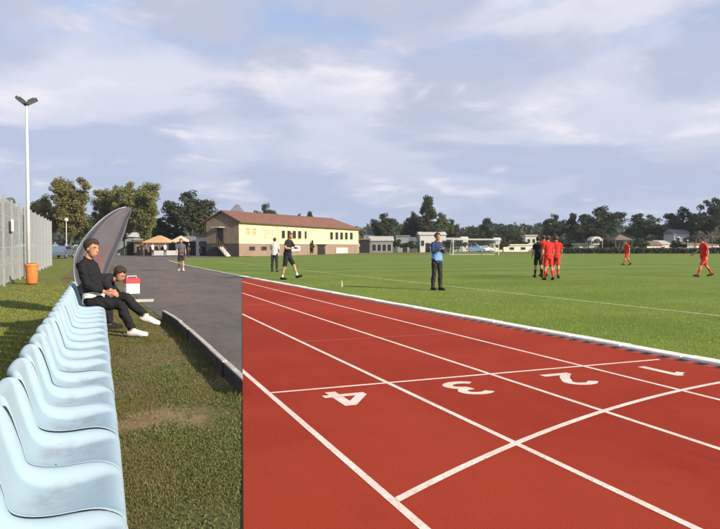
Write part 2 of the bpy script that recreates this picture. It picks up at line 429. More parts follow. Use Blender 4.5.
# ------------------------------------------------------------------ grass blades
m_blade = mat('grass_blade', (1, 1, 1), .7, attr='Col', spec=.15, trans=.3)
def blades(name, label, X, Y, z, h, w, tint, seed, cat='grass', bend=.6):
    rs = np.random.RandomState(seed); n = len(X)
    a = rs.rand(n) * 2 * np.pi; lean = (rs.rand(n) ** 1.3) * bend * h
    b = rs.rand(n) * 2 * np.pi
    dx, dy = np.cos(a) * w / 2, np.sin(a) * w / 2
    ex, ey = np.cos(b) * lean, np.sin(b) * lean
    V = np.zeros((n, 5, 3))
    V[:, 0] = np.stack([X - dx, Y - dy, np.full(n, z)], 1); V[:, 1] = np.stack([X + dx, Y + dy, np.full(n, z)], 1)
    V[:, 2] = np.stack([X + dx * .8 + ex * .35, Y + dy * .8 + ey * .35, z + h * .55], 1)
    V[:, 3] = np.stack([X - dx * .8 + ex * .35, Y - dy * .8 + ey * .35, z + h * .55], 1)
    V[:, 4] = np.stack([X + ex, Y + ey, z + h * (1 - .3 * (lean / h))], 1)
    base = (np.arange(n) * 5)[:, None]
    F = np.concatenate([base + np.array([[0, 1, 2]]), base + np.array([[0, 2, 3]]), base + np.array([[3, 2, 4]])], 0)
    C = np.repeat(tint[:, None, :], 5, 1).reshape(-1, 3)
    me = fast_mesh(name, V.reshape(-1, 3), F, m_blade, C)
    o = link(name, me); tag(o, label, cat, kind='stuff'); return o
def tints(n, base, var, seed, dry=None, dryfrac=None):
    rs = np.random.RandomState(seed)
    c = np.array(base)[None, :] * (1 + (rs.rand(n, 1) - .5) * var) * (1 + (rs.rand(n, 3) - .5) * .15)
    if dry is not None:
        m_ = rs.rand(n) < dryfrac; c[m_] = np.array(dry) * (1 + (rs.rand(m_.sum(), 1) - .5) * .5)
    return c
rs = np.random.RandomState(3)
def scatter(n, x0, x1, y0, y1, p):
    X = x0 + rs.rand(n) * (x1 - x0); Y = y0 + rs.rand(n) * (y1 - y0); k = rs.rand(n) < p(X, Y); return X[k], Y[k]
def verge_p(X, Y):
    d = vnoise(X * 1.0 + Y * .55 + 3, Y * .62 - X * .8 + 20, 11, 3); dens = np.clip((d - .38) / .24, .12, .95)
    dens = dens * np.clip((np.hypot((X - .42) * .9, Y - 5.5) + .3 * (vnoise(X * 5, Y * 5, 71, 2) - .5) - .25) / .25, .12, 1)
    return dens * np.clip((6.5 / np.maximum(Y, 2.5)) ** 1.2, 0, 1) * np.where(Y < 12.9, X < np.minimum(1.225, Y * SEAM - .012), X < 1.0)
X, Y = scatter(520000, -.3, 1.2, 2.2, 15, verge_p)
d = vnoise(X * 1.0 + Y * .55 + 3, Y * .62 - X * .8 + 20, 11, 3); n = len(X)
sc_ = np.clip(np.sqrt(Y / 4.), .85, 2)
blades('verge_grass', 'short scrubby grass growing between the seats and the low kerb', X, Y, -.012,
       (.008 + .018 * rs.rand(n) ** 1.7) * sc_ ** .4, (.0032 + .0024 * rs.rand(n)) * sc_, tints(n, (.135, .145, .043), .8, 5, (.215, .165, .085), np.clip(.85 - d * 1.0, .15, .7)), 21, bend=1.3)
X, Y = scatter(9000, 1.05, 1.23, 5.0, 13.2, lambda X, Y: np.clip((X - 1.03) / .19, 0, 1) ** 2 * (X < Y * SEAM - .012) * np.clip((vnoise(Y * 2.3, X * 3, 61, 2) - .25) / .3, 0, 1))
n = len(X)
blades('kerb_tufts', 'longer grass tufts along the foot of the low kerb', X, Y, -.012, .03 + .06 * rs.rand(n) ** 2, .005 + .003 * rs.rand(n), tints(n, (.12, .14, .04), .8, 9, (.22, .17, .09), .3), 25, bend=.8)
# low broad-leaved weeds in the verge
X, Y = scatter(34000, -.2, 1.2, 2.2, 8, lambda X, Y: np.clip((vnoise(X * 1.5 + Y * .7 + 9, Y * 1.1 - X + 14, 31, 3) - .48) / .2, 0, 1) * (X < np.minimum(1.22, Y * SEAM - .015)))
n = len(X)
blades('verge_weeds', 'low broad leaved weeds in the worn verge', X, Y, -.012, .009 + .012 * rs.rand(n), .010 + .008 * rs.rand(n),
       tints(n, (.12, .155, .045), .8, 6), 22, bend=2.2, cat='weeds')
X, Y = scatter(170000, -4.5, -.42, 6.5, 30, lambda X, Y: np.clip((9. / np.maximum(Y, 3)) ** 1.3, 0, 1) * np.clip((30 - Y) / 14, 0, 1) * (X < -.0 - (Y > 16) * (Y - 16) * .075) * (X / Y > -.14))
n = len(X); sc_ = np.clip(np.sqrt(Y / 6.), .8, 2.4)
blades('lawn_grass', 'mown green lawn behind the row of seats', X, Y, -.012, (.016 + .018 * rs.rand(n)) * sc_ ** .4, (.0055 + .003 * rs.rand(n)) * sc_,
       tints(n, (.19, .21, .05), .7, 7, (.28, .24, .1), .12), 23)
cxv = np.polyval(cp, np.linspace(4, 70, 200))
def pitch_p(X, Y):
    cx2 = np.interp(Y, np.linspace(4, 70, 200), cxv)
    dd = np.hypot(X, Y); vis = (X * cH - Y * sH) / (X * sH + Y * cH)
    return np.clip((9. / dd) ** 1.6, 0, 1) * np.clip((36 - dd) / 22, 0, 1) * (X > cx2 + .24) * (vis < .6)
X, Y = scatter(900000, 6.2, 26, 4, 36, pitch_p)
n = len(X); sc_ = np.clip(np.sqrt(np.hypot(X, Y) / 9.), .9, 2.4)
pn = vnoise(X * .8, Y * .8, 41, 3)[:, None]; pm = vnoise(X * .22 + 5, Y * .35, 47, 2)[:, None]
tt = tints(n, (.205, .275, .048), .6, 8, (.3, .29, .1), .07) * (.72 + .55 * pn) * (.8 + .42 * pm)
inline = np.abs(X - (11.67 - (Y - 4) * .0205)) < .055
tt[inline] = np.array([.42, .47, .27]) * (.7 + .5 * rs.rand(inline.sum(), 1))
blades('pitch_grass', 'close mown green grass of the football pitch', X, Y, -.004, (.008 + .010 * rs.rand(n)) * sc_ ** .4, (.006 + .004 * rs.rand(n)) * sc_, tt, 24)

# ================================================================== TREES
def crown_mesh(name, kind, seed, m):
    r = np.random.RandomState(seed); cl = []
    def lobe(cx, cy, cz, rx, ry, rz, n):
        for _ in range(n):
            v = r.normal(size=3); v /= np.linalg.norm(v); q = .45 + .55 * r.rand() ** .5
            cl.append((cx + v[0] * rx * q, cy + v[1] * ry * q, cz + v[2] * rz * q, .55 + .45 * r.rand()))
    if kind == 'broad':
        lobe(0, 0, 6.0, 2.6, 2.6, 2.5, 26)
        for a in range(7):
            t = a * .9 + r.rand(); d = 1.6 + 1.2 * r.rand()
            lobe(math.cos(t) * d, math.sin(t) * d, 4.4 + 3.6 * r.rand(), 1.5, 1.5, 1.2, 10)
        lobe(.3, 0, 8.6, 1.2, 1.2, .9, 7)
    elif kind == 'spread':
        for a in range(10):
            t = a * .63 + r.rand() * .5; d = 1.2 + 2.4 * r.rand()
            lobe(math.cos(t) * d, math.sin(t) * d, 5.2 + 3.2 * r.rand() - d * .3, 1.6, 1.6, 1.1, 9)
        lobe(0, 0, 7.6, 2.2, 2.2, 1.6, 16)
    elif kind == 'birch':
        for a in range(6):
            t = a * 1.05 + r.rand() * .4; d = .7 + 1.7 * r.rand(); hh = 5.6 + 3.4 * r.rand()
            for s in range(4): lobe(math.cos(t) * d * (1 - .1 * s), math.sin(t) * d * (1 - .1 * s), hh - s * 1.3 + .8, .8, .8, .9, 4)
        lobe(0, 0, 8.8, .8, .8, 1.2, 8); lobe(0, 0, 5.6, 1.7, 1.7, 2.9, 26)
    else:   # 'tall' dark irregular evergreen
        for k_ in range(26):
            z_ = 1.8 + 7.8 * k_ / 26; w_ = 2.5 * (1 - (k_ / 27) ** 1.6) * (.7 + .5 * r.rand()) + .25; t = r.rand() * 6.28
            lobe(math.cos(t) * w_ * .5, math.sin(t) * w_ * .5, z_, w_ * .7 + .3, w_ * .7 + .3, .55, 4)
    c = np.array(cl); per = 130 if kind == 'birch' else 105; n = len(c) * per
    ci = np.repeat(np.arange(len(c)), per)
    v = r.normal(size=(n, 3)); v /= np.linalg.norm(v, axis=1)[:, None]
    rad = (r.rand(n, 1) ** .45) * c[ci, 3:4]
    pos = c[ci, :3] + v * rad * np.array([1, 1, .72])
    s = (.10 + .12 * r.rand(n, 1)) * (.9 if kind == 'birch' else 1.08)
    a = r.normal(size=(n, 3)); a[:, 2] *= .6; a /= np.linalg.norm(a, axis=1)[:, None]
    b = np.cross(a, r.normal(size=(n, 3))); b /= np.linalg.norm(b, axis=1)[:, None]
    V = np.stack([pos - a * s, pos - b * s * .6, pos + a * s, pos + b * s * .6], 1).reshape(-1, 3)
    F = np.arange(n * 4).reshape(-1, 4)
    tint = (.8 + .35 * r.rand(len(c), 1))[ci] * (.8 + .4 * r.rand(n, 1)) * (1 + (r.rand(n, 3) - .5) * .12)
    return fast_mesh(name, V, F, m, np.repeat(tint, 4, 0)), c
def trunk_mesh(name, c, seed, m, slim=1.):
    r = random.Random(seed); g = G()
    g.tube([(0, 0, -.3), (.03, .02, .6), (.08, -.04, 2.5), (.02, .05, 5), (.05, 0, 8.2)], [.30 * slim, .22 * slim, .17 * slim, .11 * slim, .03], 9)
    for _ in range(16):
        q = c[r.randrange(len(c))]; z0 = min(max(1.8, q[2] - 1.6 - r.random()), 6.5)
        g.tube([(.04, 0, z0), (q[0] * .45, q[1] * .45, z0 + (q[2] - z0) * .55), (q[0], q[1], q[2])], [.085 * slim, .05 * slim, .015], 6)
    o = g.build(name, m, smooth=True); me = o.data; bpy.data.objects.remove(o); return me
m_bark = mat('bark', (.11, .085, .06), .95, (.05, .04, .032), 5, bump=.6)
m_lf_olive = mat('leaf_olive', (.185, .185, .07), .7, attr='Col', spec=.2, trans=.3, obvar=.12)
m_lf_green = mat('leaf_green', (.09, .115, .04), .7, attr='Col', spec=.2, trans=.25, obvar=.12)
m_lf_dark = mat('leaf_dark', (.055, .072, .035), .7, attr='Col', spec=.2, trans=.18, obvar=.1)
TR = {}
for kind, slim in (('broad', 1.2), ('spread', 1.3), ('birch', .7), ('tall', 1.)):
    for mn, mm in (('olive', m_lf_olive), ('green', m_lf_green), ('dark', m_lf_dark)):
        if (kind, mn) in (('tall', 'olive'), ('spread', 'olive'), ('birch', 'dark')): continue
        cm, c = crown_mesh('crown', kind, 50 + len(TR), mm)
        zt = max(v.co.z for v in cm.vertices); xw = np.percentile([abs(v.co.x) for v in cm.vertices], 99)
        TR[kind, mn] = (cm, trunk_mesh('trunk', c, 5, m_bark, slim), zt, xw)
trnd = random.Random(4)
def tree(px, dep, top, half, kind, mn, label, group=None, name='tree', base=0.):
    """half = half width in photo pixels, top = photo row of the highest leaves"""
    cm, tm, zt, xw = TR[kind, mn]
    p = P(px, dep); H = zat(top, dep) - base; s = H / zt; w = half * (1.06 if kind == 'birch' else 1.22) / FOC * dep / xw
    e = empty(name, (p.x, p.y, base), trnd.random() * 6.28, label, 'tree', group)
    link('trunk', tm, e, scale=(w, w, s)); link('crown', cm, e, scale=(w, w, s)); return e

# trees beyond the lawn and pavilions
tree(8, 105, 197, 16, 'broad', 'green', 'green tree rising behind the near end of the mesh fence', 'trees behind the fence')
tree(36, 100, 199, 14, 'spread', 'dark', 'dark low tree peeping over the fence beside the floodlight pole', 'trees behind the fence')
tree(50, 92, 193, 13, 'broad', 'olive', 'smaller olive tree just right of the floodlight pole', 'trees behind the fence')
tree(70, 88, 177, 20, 'birch', 'olive', 'tallest airy olive tree at the end of the fence', 'trees behind the fence')
tree(92, 110, 212, 14, 'broad', 'green', 'low green tree between the two airy olive trees')
tree(106, 100, 188, 12, 'birch', 'olive', 'slim olive tree just left of the flag tip')
tree(124, 96, 185, 13, 'birch', 'olive', 'slim olive tree behind the tip of the grey flag')
tree(145, 94, 181, 16, 'birch', 'olive', 'bushy olive tree above the tan tent roof')
tree(166, 112, 217, 16, 'spread', 'dark', 'low dark tree between the olive trees and the big dark tree')
tree(191, 108, 189, 19, 'broad', 'dark', 'big dark green tree to the left of the yellow building')
tree(207, 112, 208, 11, 'broad', 'green', 'mid green tree touching the dark gable of the building')
tree(267, 150, 202, 9, 'broad', 'dark', 'round dark tree top above the near half of the red roof')
tree(310, 165, 210, 5, 'tall', 'dark', 'small pointed tree top above the middle of the red roof')
tree(299, 165, 213, 6, 'broad', 'dark', 'tiny round tree top above the red roof ridge')
# trees beyond the far end of the pitch
tree(385, 150, 212, 10, 'broad', 'dark', 'dark round tree standing over the grey shed')
tree(412, 160, 211, 9, 'broad', 'dark', 'dark tree on the left flank of the tall dark tree')
tree(428, 155, 194, 11, 'tall', 'dark', 'tallest dark tree behind the person in blue')
tree(440, 165, 212, 10, 'broad', 'green', 'tree on the right flank of the tall dark tree')
tree(450, 170, 218, 7, 'broad', 'dark', 'small dark tree beside the goal')
tree(487, 190, 217, 8, 'tall', 'dark', 'lone dark tree top rising over the far hedge behind the goal')
tree(471, 210, 226, 12, 'spread', 'dark', 'low dark tree behind the goal frame')
tree(508, 200, 226, 15, 'spread', 'dark', 'low dark tree above the pale long wall')
tree(553, 165, 213, 9, 'broad', 'dark', 'dark tree above the group of red players')
tree(573, 165, 212, 8, 'tall', 'dark', 'narrow dark tree left of the large rounded tree')
tree(585, 160, 217, 12, 'broad', 'green', 'mid green tree in front of the large rounded tree')
tree(602, 160, 205, 17, 'broad', 'dark', 'large rounded tree above the white curved roof')
tree(645, 160, 213, 21, 'spread', 'dark', 'wide spreading dark tree right of the brown gazebo')
tree(668, 175, 226, 12, 'broad', 'green', 'low green tree behind the pale shed')
tree(683, 150, 206, 13, 'broad', 'dark', 'dense dark tree near the right edge of the picture')
tree(711, 145, 197, 19, 'spread', 'dark', 'highest dark tree at the right edge')
tree(738, 150, 200, 18, 'broad', 'dark', 'dark tree past the right edge, partly cut off by the frame')

# far wood on the horizon (one mass)
r = np.random.RandomState(77); cl = []
for i in range(2600):
    px = -120 + 960 * r.rand(); dep = 230 + 240 * r.rand()
    top = 225 + 6 * vnoise(np.array([px * .02]), np.array([dep * .004]), 3)[0] * 2 - 3
    zt = zat(top, dep) * (.35 + .65 * r.rand() ** .6); p = P(px, dep); cl.append((p.x, p.y, zt - 1.2, 1.6 + 1.4 * r.rand()))
c = np.array(cl); per = 34; n = len(c) * per; ci = np.repeat(np.arange(len(c)), per)
v = r.normal(size=(n, 3)); v /= np.linalg.norm(v, axis=1)[:, None]
pos = c[ci, :3] + v * (r.rand(n, 1) ** .4) * c[ci, 3:4] * np.array([1.2, 1.2, 1.]); pos[:, 2] = np.maximum(pos[:, 2], .1)
s = .6 + .7 * r.rand(n, 1)
a = r.normal(size=(n, 3)); a /= np.linalg.norm(a, axis=1)[:, None]
b = np.cross(a, r.normal(size=(n, 3))); b /= np.linalg.norm(b, axis=1)[:, None]
Vw = np.stack([pos - a * s, pos - b * s * .7, pos + a * s, pos + b * s * .7], 1).reshape(-1, 3)
tw = (.7 + .5 * r.rand(len(c), 1))[ci] * (.85 + .3 * r.rand(n, 1)) * np.ones((1, 3))
m_far = mat('far_leaf', (.062, .078, .056), .8, attr='Col', spec=.1, trans=.15)
tag(link('far_wood', fast_mesh('far_wood', Vw, np.arange(n * 4).reshape(-1, 4), m_far, np.repeat(tw, 4, 0))), 'distant dark wood along the horizon', 'wood', kind='stuff')

# ================================================================== YELLOW BUILDING
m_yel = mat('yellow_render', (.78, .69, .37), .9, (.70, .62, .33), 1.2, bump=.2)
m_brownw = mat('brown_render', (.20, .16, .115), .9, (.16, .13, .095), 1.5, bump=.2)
m_dplinth = mat('dark_plinth', (.055, .048, .05), .9, (.04, .035, .036), 2)
def brick_extra(t, v, c):
    b = N(t, 'ShaderNodeTexBrick'); b.inputs['Scale'].default_value = 1.8
    b.inputs['Color1'].default_value = (.27, .14, .095, 1); b.inputs['Color2'].default_value = (.21, .12, .085, 1); b.inputs['Mortar'].default_value = (.3, .25, .21, 1)
    t.links.new(v, b.inputs['Vector']); return MIX(t, .35, c, b.outputs[0])
m_plinth = mat('brick_plinth', (.27, .215, .165), .9, (.22, .175, .14), 1.1, extra=brick_extra)
def tile_extra(t, v, c):
    w = N(t, 'ShaderNodeTexWave'); w.bands_direction = 'X'; w.inputs['Scale'].default_value = 1.6; w.inputs['Distortion'].default_value = .4
    t.links.new(v, w.inputs['Vector']); return MIX(t, MA(t, 'MULTIPLY', w.outputs[1], .35), c, (.10, .045, .035))
m_roof = mat('clay_tiles', (.20, .092, .062), .85, (.15, .075, .055), 1.3, bump=.4, bscale=12, extra=tile_extra)
m_glass = mat('window_glass', (.025, .03, .035), .12, spec=.6)
m_white = mat('white_paint', (.52, .51, .49), .7, (.45, .44, .42), 3)
m_dark = mat('dark_opening', (.018, .016, .015), .8)
m_trim = mat('pale_trim', (.62, .55, .36), .8)
m_fascia = mat('fascia_wood', (.13, .08, .055), .8)

BD = 88.0
O = P(239, BD); E1 = P(358.5, 128.0)
du = (E1 - O); BL = du.length; du.normalize(); dv = Vector((-du.y, du.x, 0))      # dv: away behind the front
if dv.dot(Vector((sH, cH, 0))) < 0: dv = -dv
BM = Matrix(((du.x, dv.x, 0), (du.y, dv.y, 0), (0, 0, 1)))
brz = math.atan2(du.y, du.x)
bld = empty('clubhouse', (O.x, O.y, 0), brz, 'long yellow two storey clubhouse with red tiled roof and dark gable', 'building')
def u_of(px):       # where the line of sight through a column meets the front
    d = ray(px, 246); # O + u*du = t*d
    A = np.array([[du.x, -d.x], [du.y, -d.y]]); s_ = np.linalg.solve(A, np.array([-O.x, -O.y])); return float(s_[0])
def dep_u(u):
    p = O + du * u; return p.x * sH + p.y * cH
def z_of(px, py): return zat(py, dep_u(u_of(px)))
def v_of(px):
    d = ray(px, 246); A = np.array([[dv.x, -d.x], [dv.y, -d.y]]); s_ = np.linalg.solve(A, np.array([-O.x, -O.y])); return float(s_[0])
BW = v_of(206.5); EAVE = zat(221.5, BD); RIDGE = zat(211.5, BD + 1.5); MID = zat(243.5, BD)
G().box(0, BL, 0, BW, MID, EAVE).build('wall', m_yel, bld)
G().box(-.04, BL + .02, -.05, BW + .02, -.3, MID - .01).build('plinth', m_plinth, bld)
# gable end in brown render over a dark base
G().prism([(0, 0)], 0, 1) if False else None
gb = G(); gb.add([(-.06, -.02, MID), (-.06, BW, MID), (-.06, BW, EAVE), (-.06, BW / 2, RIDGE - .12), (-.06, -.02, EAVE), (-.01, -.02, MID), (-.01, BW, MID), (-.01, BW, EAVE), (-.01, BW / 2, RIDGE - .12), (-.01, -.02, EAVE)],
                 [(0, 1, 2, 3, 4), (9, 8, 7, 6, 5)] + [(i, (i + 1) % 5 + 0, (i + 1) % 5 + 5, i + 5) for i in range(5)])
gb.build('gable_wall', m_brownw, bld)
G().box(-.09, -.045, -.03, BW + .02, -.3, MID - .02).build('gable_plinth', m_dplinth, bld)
# roof with hipped far end
ov = .45; hip = 7.
rv = [(-ov, -ov, EAVE - .12), (BL + ov, -ov, EAVE - .12), (BL + ov, BW + ov, EAVE - .12), (-ov, BW + ov, EAVE - .12), (-ov, BW / 2, RIDGE), (BL - hip, BW / 2, RIDGE + .35)]
top = [(x, y_, z + .14) for x, y_, z in rv]
rf = mk('roof', rv + top, [(6, 7, 11, 10), (8, 9, 10, 11), (7, 8, 11), (0, 4, 5, 1), (2, 5, 4, 3), (1, 5, 2), (0, 1, 7, 6), (1, 2, 8, 7), (2, 3, 9, 8), (4, 0, 6, 10), (3, 4, 10, 9)], m_roof, bld)
G().box(-ov, BL + ov, -ov - .1, -ov - .004, EAVE - .16, EAVE + .01).build('gutter', m_fascia, rf)
def window(pxc, wpx, y0, y1, pane=m_glass, fm=m_trim, lights=1, name='window'):
    ua, ub = u_of(pxc - wpx / 2), u_of(pxc + wpx / 2); za, zb = z_of(pxc, y1), z_of(pxc, y0)
    g = G(); t = .09
    g.box(ua - t, ub + t, -.09, -.003, zb, zb + t); g.box(ua - t, ub + t, -.14, -.003, za - t, za)
    g.box(ua - t, ua, -.09, -.003, za, zb); g.box(ub, ub + t, -.09, -.003, za, zb)
    for k in range(1, lights): 
        uc = ua + (ub - ua) * k / lights; g.box(uc - .04, uc + .04, -.07, -.02, za, zb)
    if lights > 1: g.box(ua, ub, -.065, -.018, (za + zb) / 2 - .04, (za + zb) / 2 + .04)
    f = g.build(name, fm, bld)
    G().box(ua, ub, -.015, -.004, za, zb).build('pane', pane, f); return f
m_curt = mat('curtained_pane', (.50, .36, .24), .6, (.35, .22, .17), 4)
m_pale = mat('pale_pane', (.62, .53, .30), .5, (.5, .43, .26), 3)
window(247.6, 3.4, 228, 233.6, m_curt, m_trim, 2); window(254, 3.6, 228.5, 233.8, m_curt, m_trim, 2)
window(266, 2.6, 229.5, 237, m_pale, m_white); window(271, 2.4, 229.8, 237.2, m_pale, m_white)
for px in (283, 288.6, 294, 299.3, 305.3): window(px, 3.4 if px < 304 else 2.2, 230.6 + (px - 283) * .03, 238.4 + (px - 283) * .02)
for px in (331.2, 336.5, 341.3, 346, 351): window(px, 2.9, 232.2 + (px - 331) * .02, 239.6)
for px, w_ in ((251.5, 5), (263.5, 4.5)):
    ua, ub = u_of(px - w_ / 2), u_of(px + w_ / 2); f = G().box(ua - .1, ub + .1, -.13, -.055, z_of(px, 250.4), z_of(px, 246.4)).build('window', m_fascia, bld)
    G().box(ua, ub, -.14, -.131, z_of(px, 250) , z_of(px, 246.8)).build('pane', m_glass, f)
ua, ub = u_of(317.2), u_of(324.8)
f = G().box(ua - .5, ub + .5, -.3, -.052, z_of(321, 244.8), z_of(321, 244.0)).build('door_canopy', m_fascia, bld)
d_ = G().box(ua, ub, -.085, -.052, -.05, z_of(321, 245)).build('door', m_dark, bld)
G().box(ub - .45, ub - .35, -.14, -.086, 1.0, 1.16).build('handle', m_white, d_)
# sign boards on the plinth: plain white boards
for a_, b_, y0, y1 in ((290.5, 299.5, 245.8, 251.3), (335.5, 347, 247.6, 253.4)):
    o = G().box(u_of(a_), u_of(b_), -.16, -.09, z_of(a_, y1), z_of(a_, y0)).build('banner_board', m_white, bld)
G().box(u_of(277.6) - .06, u_of(277.6) + .06, -.16, -.052, 0, EAVE - .1).build('downpipe', m_trim, bld)
G().box(u_of(357.8) - .06, u_of(357.8) + .06, -.16, -.052, 0, EAVE - .1).build('downpipe', m_trim, bld)
# outside stair up the gable to a dark door
dz0 = zat(231, BD); vy = v_of(221)
gd = G().box(-.14, -.065, vy - .45, vy + .45, MID - .3, MID + 2.0).build('door', m_dark, bld)
st = G(); top_z = MID - .35; v0 = v_of(222.5); v1 = v_of(231)
n_ = 10
for k in range(n_):
    vv = v0 + (v1 - v0) * k / n_; zk = top_z * (1 - k / n_)
    st.box(-1.2, -.1, min(vv, vv + (v1 - v0) / n_), max(vv, vv + (v1 - v0) / n_), zk - .16, zk)
m_stair = mat('stair_concrete', (.5, .47, .44), .85, (.42, .4, .38), 4)
so = st.build('outside_stair', m_stair, bld)
G().box(-1.25, -.1, vy - .55, vy + .62, top_z - .1, top_z + .05).build('landing', m_fascia, so)
hr = G().tube([(-1.2, v0, top_z + 1.0), (-1.2, v1, 1.0)], .04, 6)
for k in range(5): hr.tube([(-1.2, v0 + (v1 - v0) * k / 4, top_z * (1 - k / 4)), (-1.2, v0 + (v1 - v0) * k / 4, 1. + top_z * (1 - k / 4))], .03, 6)
hr.build('handrail', m_fascia, so)
G().box(-1.5, -.1, vy - .7, vy + .7, MID + 2.15, MID + 2.25).build('door_canopy', m_stair, bld)
# small grey louvre turret seen behind the roof
p = P(236, 150)
tur = empty('grey_roofed_house', (p.x, p.y, 0), -HEAD, 'grey pointed roof showing above the near end of the red roof', 'house')
zr = zat(204, 150)
m_slate = mat('slate_roof', (.17, .165, .19), .8, (.14, .135, .16), 2)
G().box(-1.5, 1.5, 0, 3, 0, zr - 2.2).build('wall', m_brownw, tur)
mk('roof', [(-2.0, -.3, zr - 2.4), (2.0, -.3, zr - 2.4), (2.0, 3.3, zr - 2.4), (-2.0, 3.3, zr - 2.4), (-.35, 1.5, zr), (.35, 1.5, zr)], [(0, 1, 5, 4), (2, 3, 4, 5), (1, 2, 5), (3, 0, 4), (3, 2, 1, 0)], m_slate, tur)

# ================================================================== FAR BUILDINGS
def house(name, label, pa, pb, ytop, yeave, dep, wallm, roofm, depth=6., wins=(), door=None, group=None, cat='building', flat=False, rot=0., winm=m_glass):
    p = P((pa + pb) / 2, dep); w = (pb - pa) / FOC * dep; he = zat(yeave, dep); ht = zat(ytop, dep)
    e = empty(name, (p.x, p.y, 0), -HEAD + rot, label, cat, group)
    G().box(-w / 2, w / 2, 0, depth, -.2, he).build('wall', wallm, e)
    o_ = .25
    if flat:
        G().box(-w / 2 - o_, w / 2 + o_, -o_, depth + o_, he + .003, max(ht, he + .12)).build('roof', roofm, e)
    else:
        v = [(-w / 2 - o_, -o_, he - .08), (w / 2 + o_, -o_, he - .08), (w / 2 + o_, depth + o_, he - .08), (-w / 2 - o_, depth + o_, he - .08), (-w / 2 - o_, depth / 2, ht), (w / 2 + o_, depth / 2, ht)]
        mk('roof', v, [(0, 1, 5, 4), (2, 3, 4, 5), (1, 2, 5), (3, 0, 4), (3, 2, 1, 0)], roofm, e)
    for fx, z0, z1, fw in wins:
        f = G().box(fx * w - fw / 2 - .07, fx * w + fw / 2 + .07, -.05, -.003, he * z0 - .07, he * z1 + .07).build('window', m_white, e)
        G().box(fx * w - fw / 2, fx * w + fw / 2, -.06, -.051, he * z0, he * z1).build('pane', winm, f)
    if door is not None:
        G().box(door * w - .5, door * w + .5, -.05, -.003, -.05, min(2.1, he * .85)).build('door', m_dark, e)
    return e
m_grey = mat('grey_boards', (.22, .21, .21), .85, (.17, .165, .165), 2)
m_green = mat('green_grey_boards', (.22, .27, .25), .85, (.18, .23, .21), 2)
m_cream = mat('cream_render', (.72, .66, .54), .85, (.62, .57, .47), 2)
m_tan = mat('tan_canvas', (.52, .34, .17), .85, (.45, .29, .15), 2, bump=.2)
m_sand = mat('sand_roofing', (.55, .47, .36), .85, (.46, .4, .31), 2)
m_brownroof = mat('brown_roofing', (.18, .13, .10), .85, (.13, .10, .08), 2)
m_paleg = mat('pale_grey_render', (.40, .39, .37), .85, (.34, .33, .31), 2)
house('carport', 'black open carport at the end of the yellow building', 360, 369.5, 238.5, 240, 138, m_dark, m_brownroof, 5, flat=True, cat='carport')
house('grey_shed', 'grey shed with a row of dark openings beside the carport', 370, 393, 236, 240.5, 140, m_grey, m_paleg, 6, [(-.32, .12, .68, .8), (-.1, .12, .68, .8), (.12, .12, .68, .8), (.34, .12, .68, .8)], cat='shed', winm=m_dark)
house('white_lean_to', 'tiny white sloping roof over the black carport', 365, 373, 235, 238.5, 150, m_white, m_white, 3, cat='shed')
house('green_container', 'dull green container between the grey shed and the white house', 396, 409, 235.5, 236.5, 150, m_green, m_green, 3, flat=True, door=.2, cat='container')
house('white_cabin', 'small white cabin left of the white house', 406, 416, 237, 241, 152, m_white, m_white, 4, [(.1, .3, .7, .8)], cat='cabin')
house('white_house', 'white house behind the person in blue', 420, 446, 231.5, 234.5, 150, m_white, m_white, 7, [(-.4, .35, .65, .7), (.42, .35, .65, .7)], door=-.2, cat='house')
house('grey_service_hut', 'low grey hut just left of the goal', 447, 462, 237.5, 239.5, 160, m_green, m_paleg, 4, [(.1, .2, .55, 2.)], cat='hut')
house('white_gable_house', 'little white house seen through the goal net', 462.5, 468, 236.5, 239, 175, m_white, m_white, 4, [(0, .3, .6, .5)], cat='house')
house('small_white_shed', 'small white shed right of the goal post', 495.5, 500.5, 237.5, 240, 175, m_white, m_white, 3, cat='shed')
house('long_cream_wall_building', 'long low cream building beyond the goal', 494, 541, 244.2, 245.4, 165, m_cream, m_cream, 4, [(-.35, .3, .7, 1.1), (-.12, .3, .7, 1.1), (.12, .3, .7, 1.1)], flat=True)
house('white_block_house', 'white boxy house left of the players in red', 525.5, 536.5, 234.8, 236.2, 180, m_white, m_paleg, 5, [(-.2, .55, .8, .7), (.25, .55, .8, .7)], flat=True, cat='house')
house('pale_flat_hut', 'pale little hut between the goal and the boxy white house', 513, 519.5, 240.5, 242, 176, m_cream, m_white, 3, flat=True, cat='hut')
house('grey_twin_shed', 'pale grey shed half hidden below the large rounded tree', 579, 598, 243.3, 245, 135, m_paleg, m_paleg, 5, [(0, .1, .9, .25)], flat=True, cat='shed', winm=m_dark)
house('pale_shed', 'pale shed with a dark roof near the far touchline', 647, 662, 241, 245, 135, m_cream, m_brownroof, 5, cat='shed')
house('sand_gable_shed', 'sandy grey gabled shed beside the pale shed', 661, 673, 240.3, 244, 137, m_sand, m_paleg, 5, rot=.3, cat='shed')
house('long_pale_garage', 'long pale garage behind the player at the right', 684, 719, 242.2, 244.5, 138, m_cream, m_brownroof, 5, [(-.3, .1, .8, 2.), (.3, .1, .8, 2.)], cat='garage', winm=m_paleg)
house('pale_blue_house', 'pale bluish house between the dark trees', 674, 689, 229, 233, 145, mat('bluish_render', (.42, .46, .48), .85, (.36, .40, .42), 2), m_slate, 5, [(-.25, .5, .75, .7), (.2, .5, .75, .7)], cat='house')
house('tan_roofed_house', 'tan roofed house at the right edge under the highest tree', 697, 722, 229.5, 235, 150, m_sand, m_tan, 6, [(.1, .4, .7, .9)], cat='house')
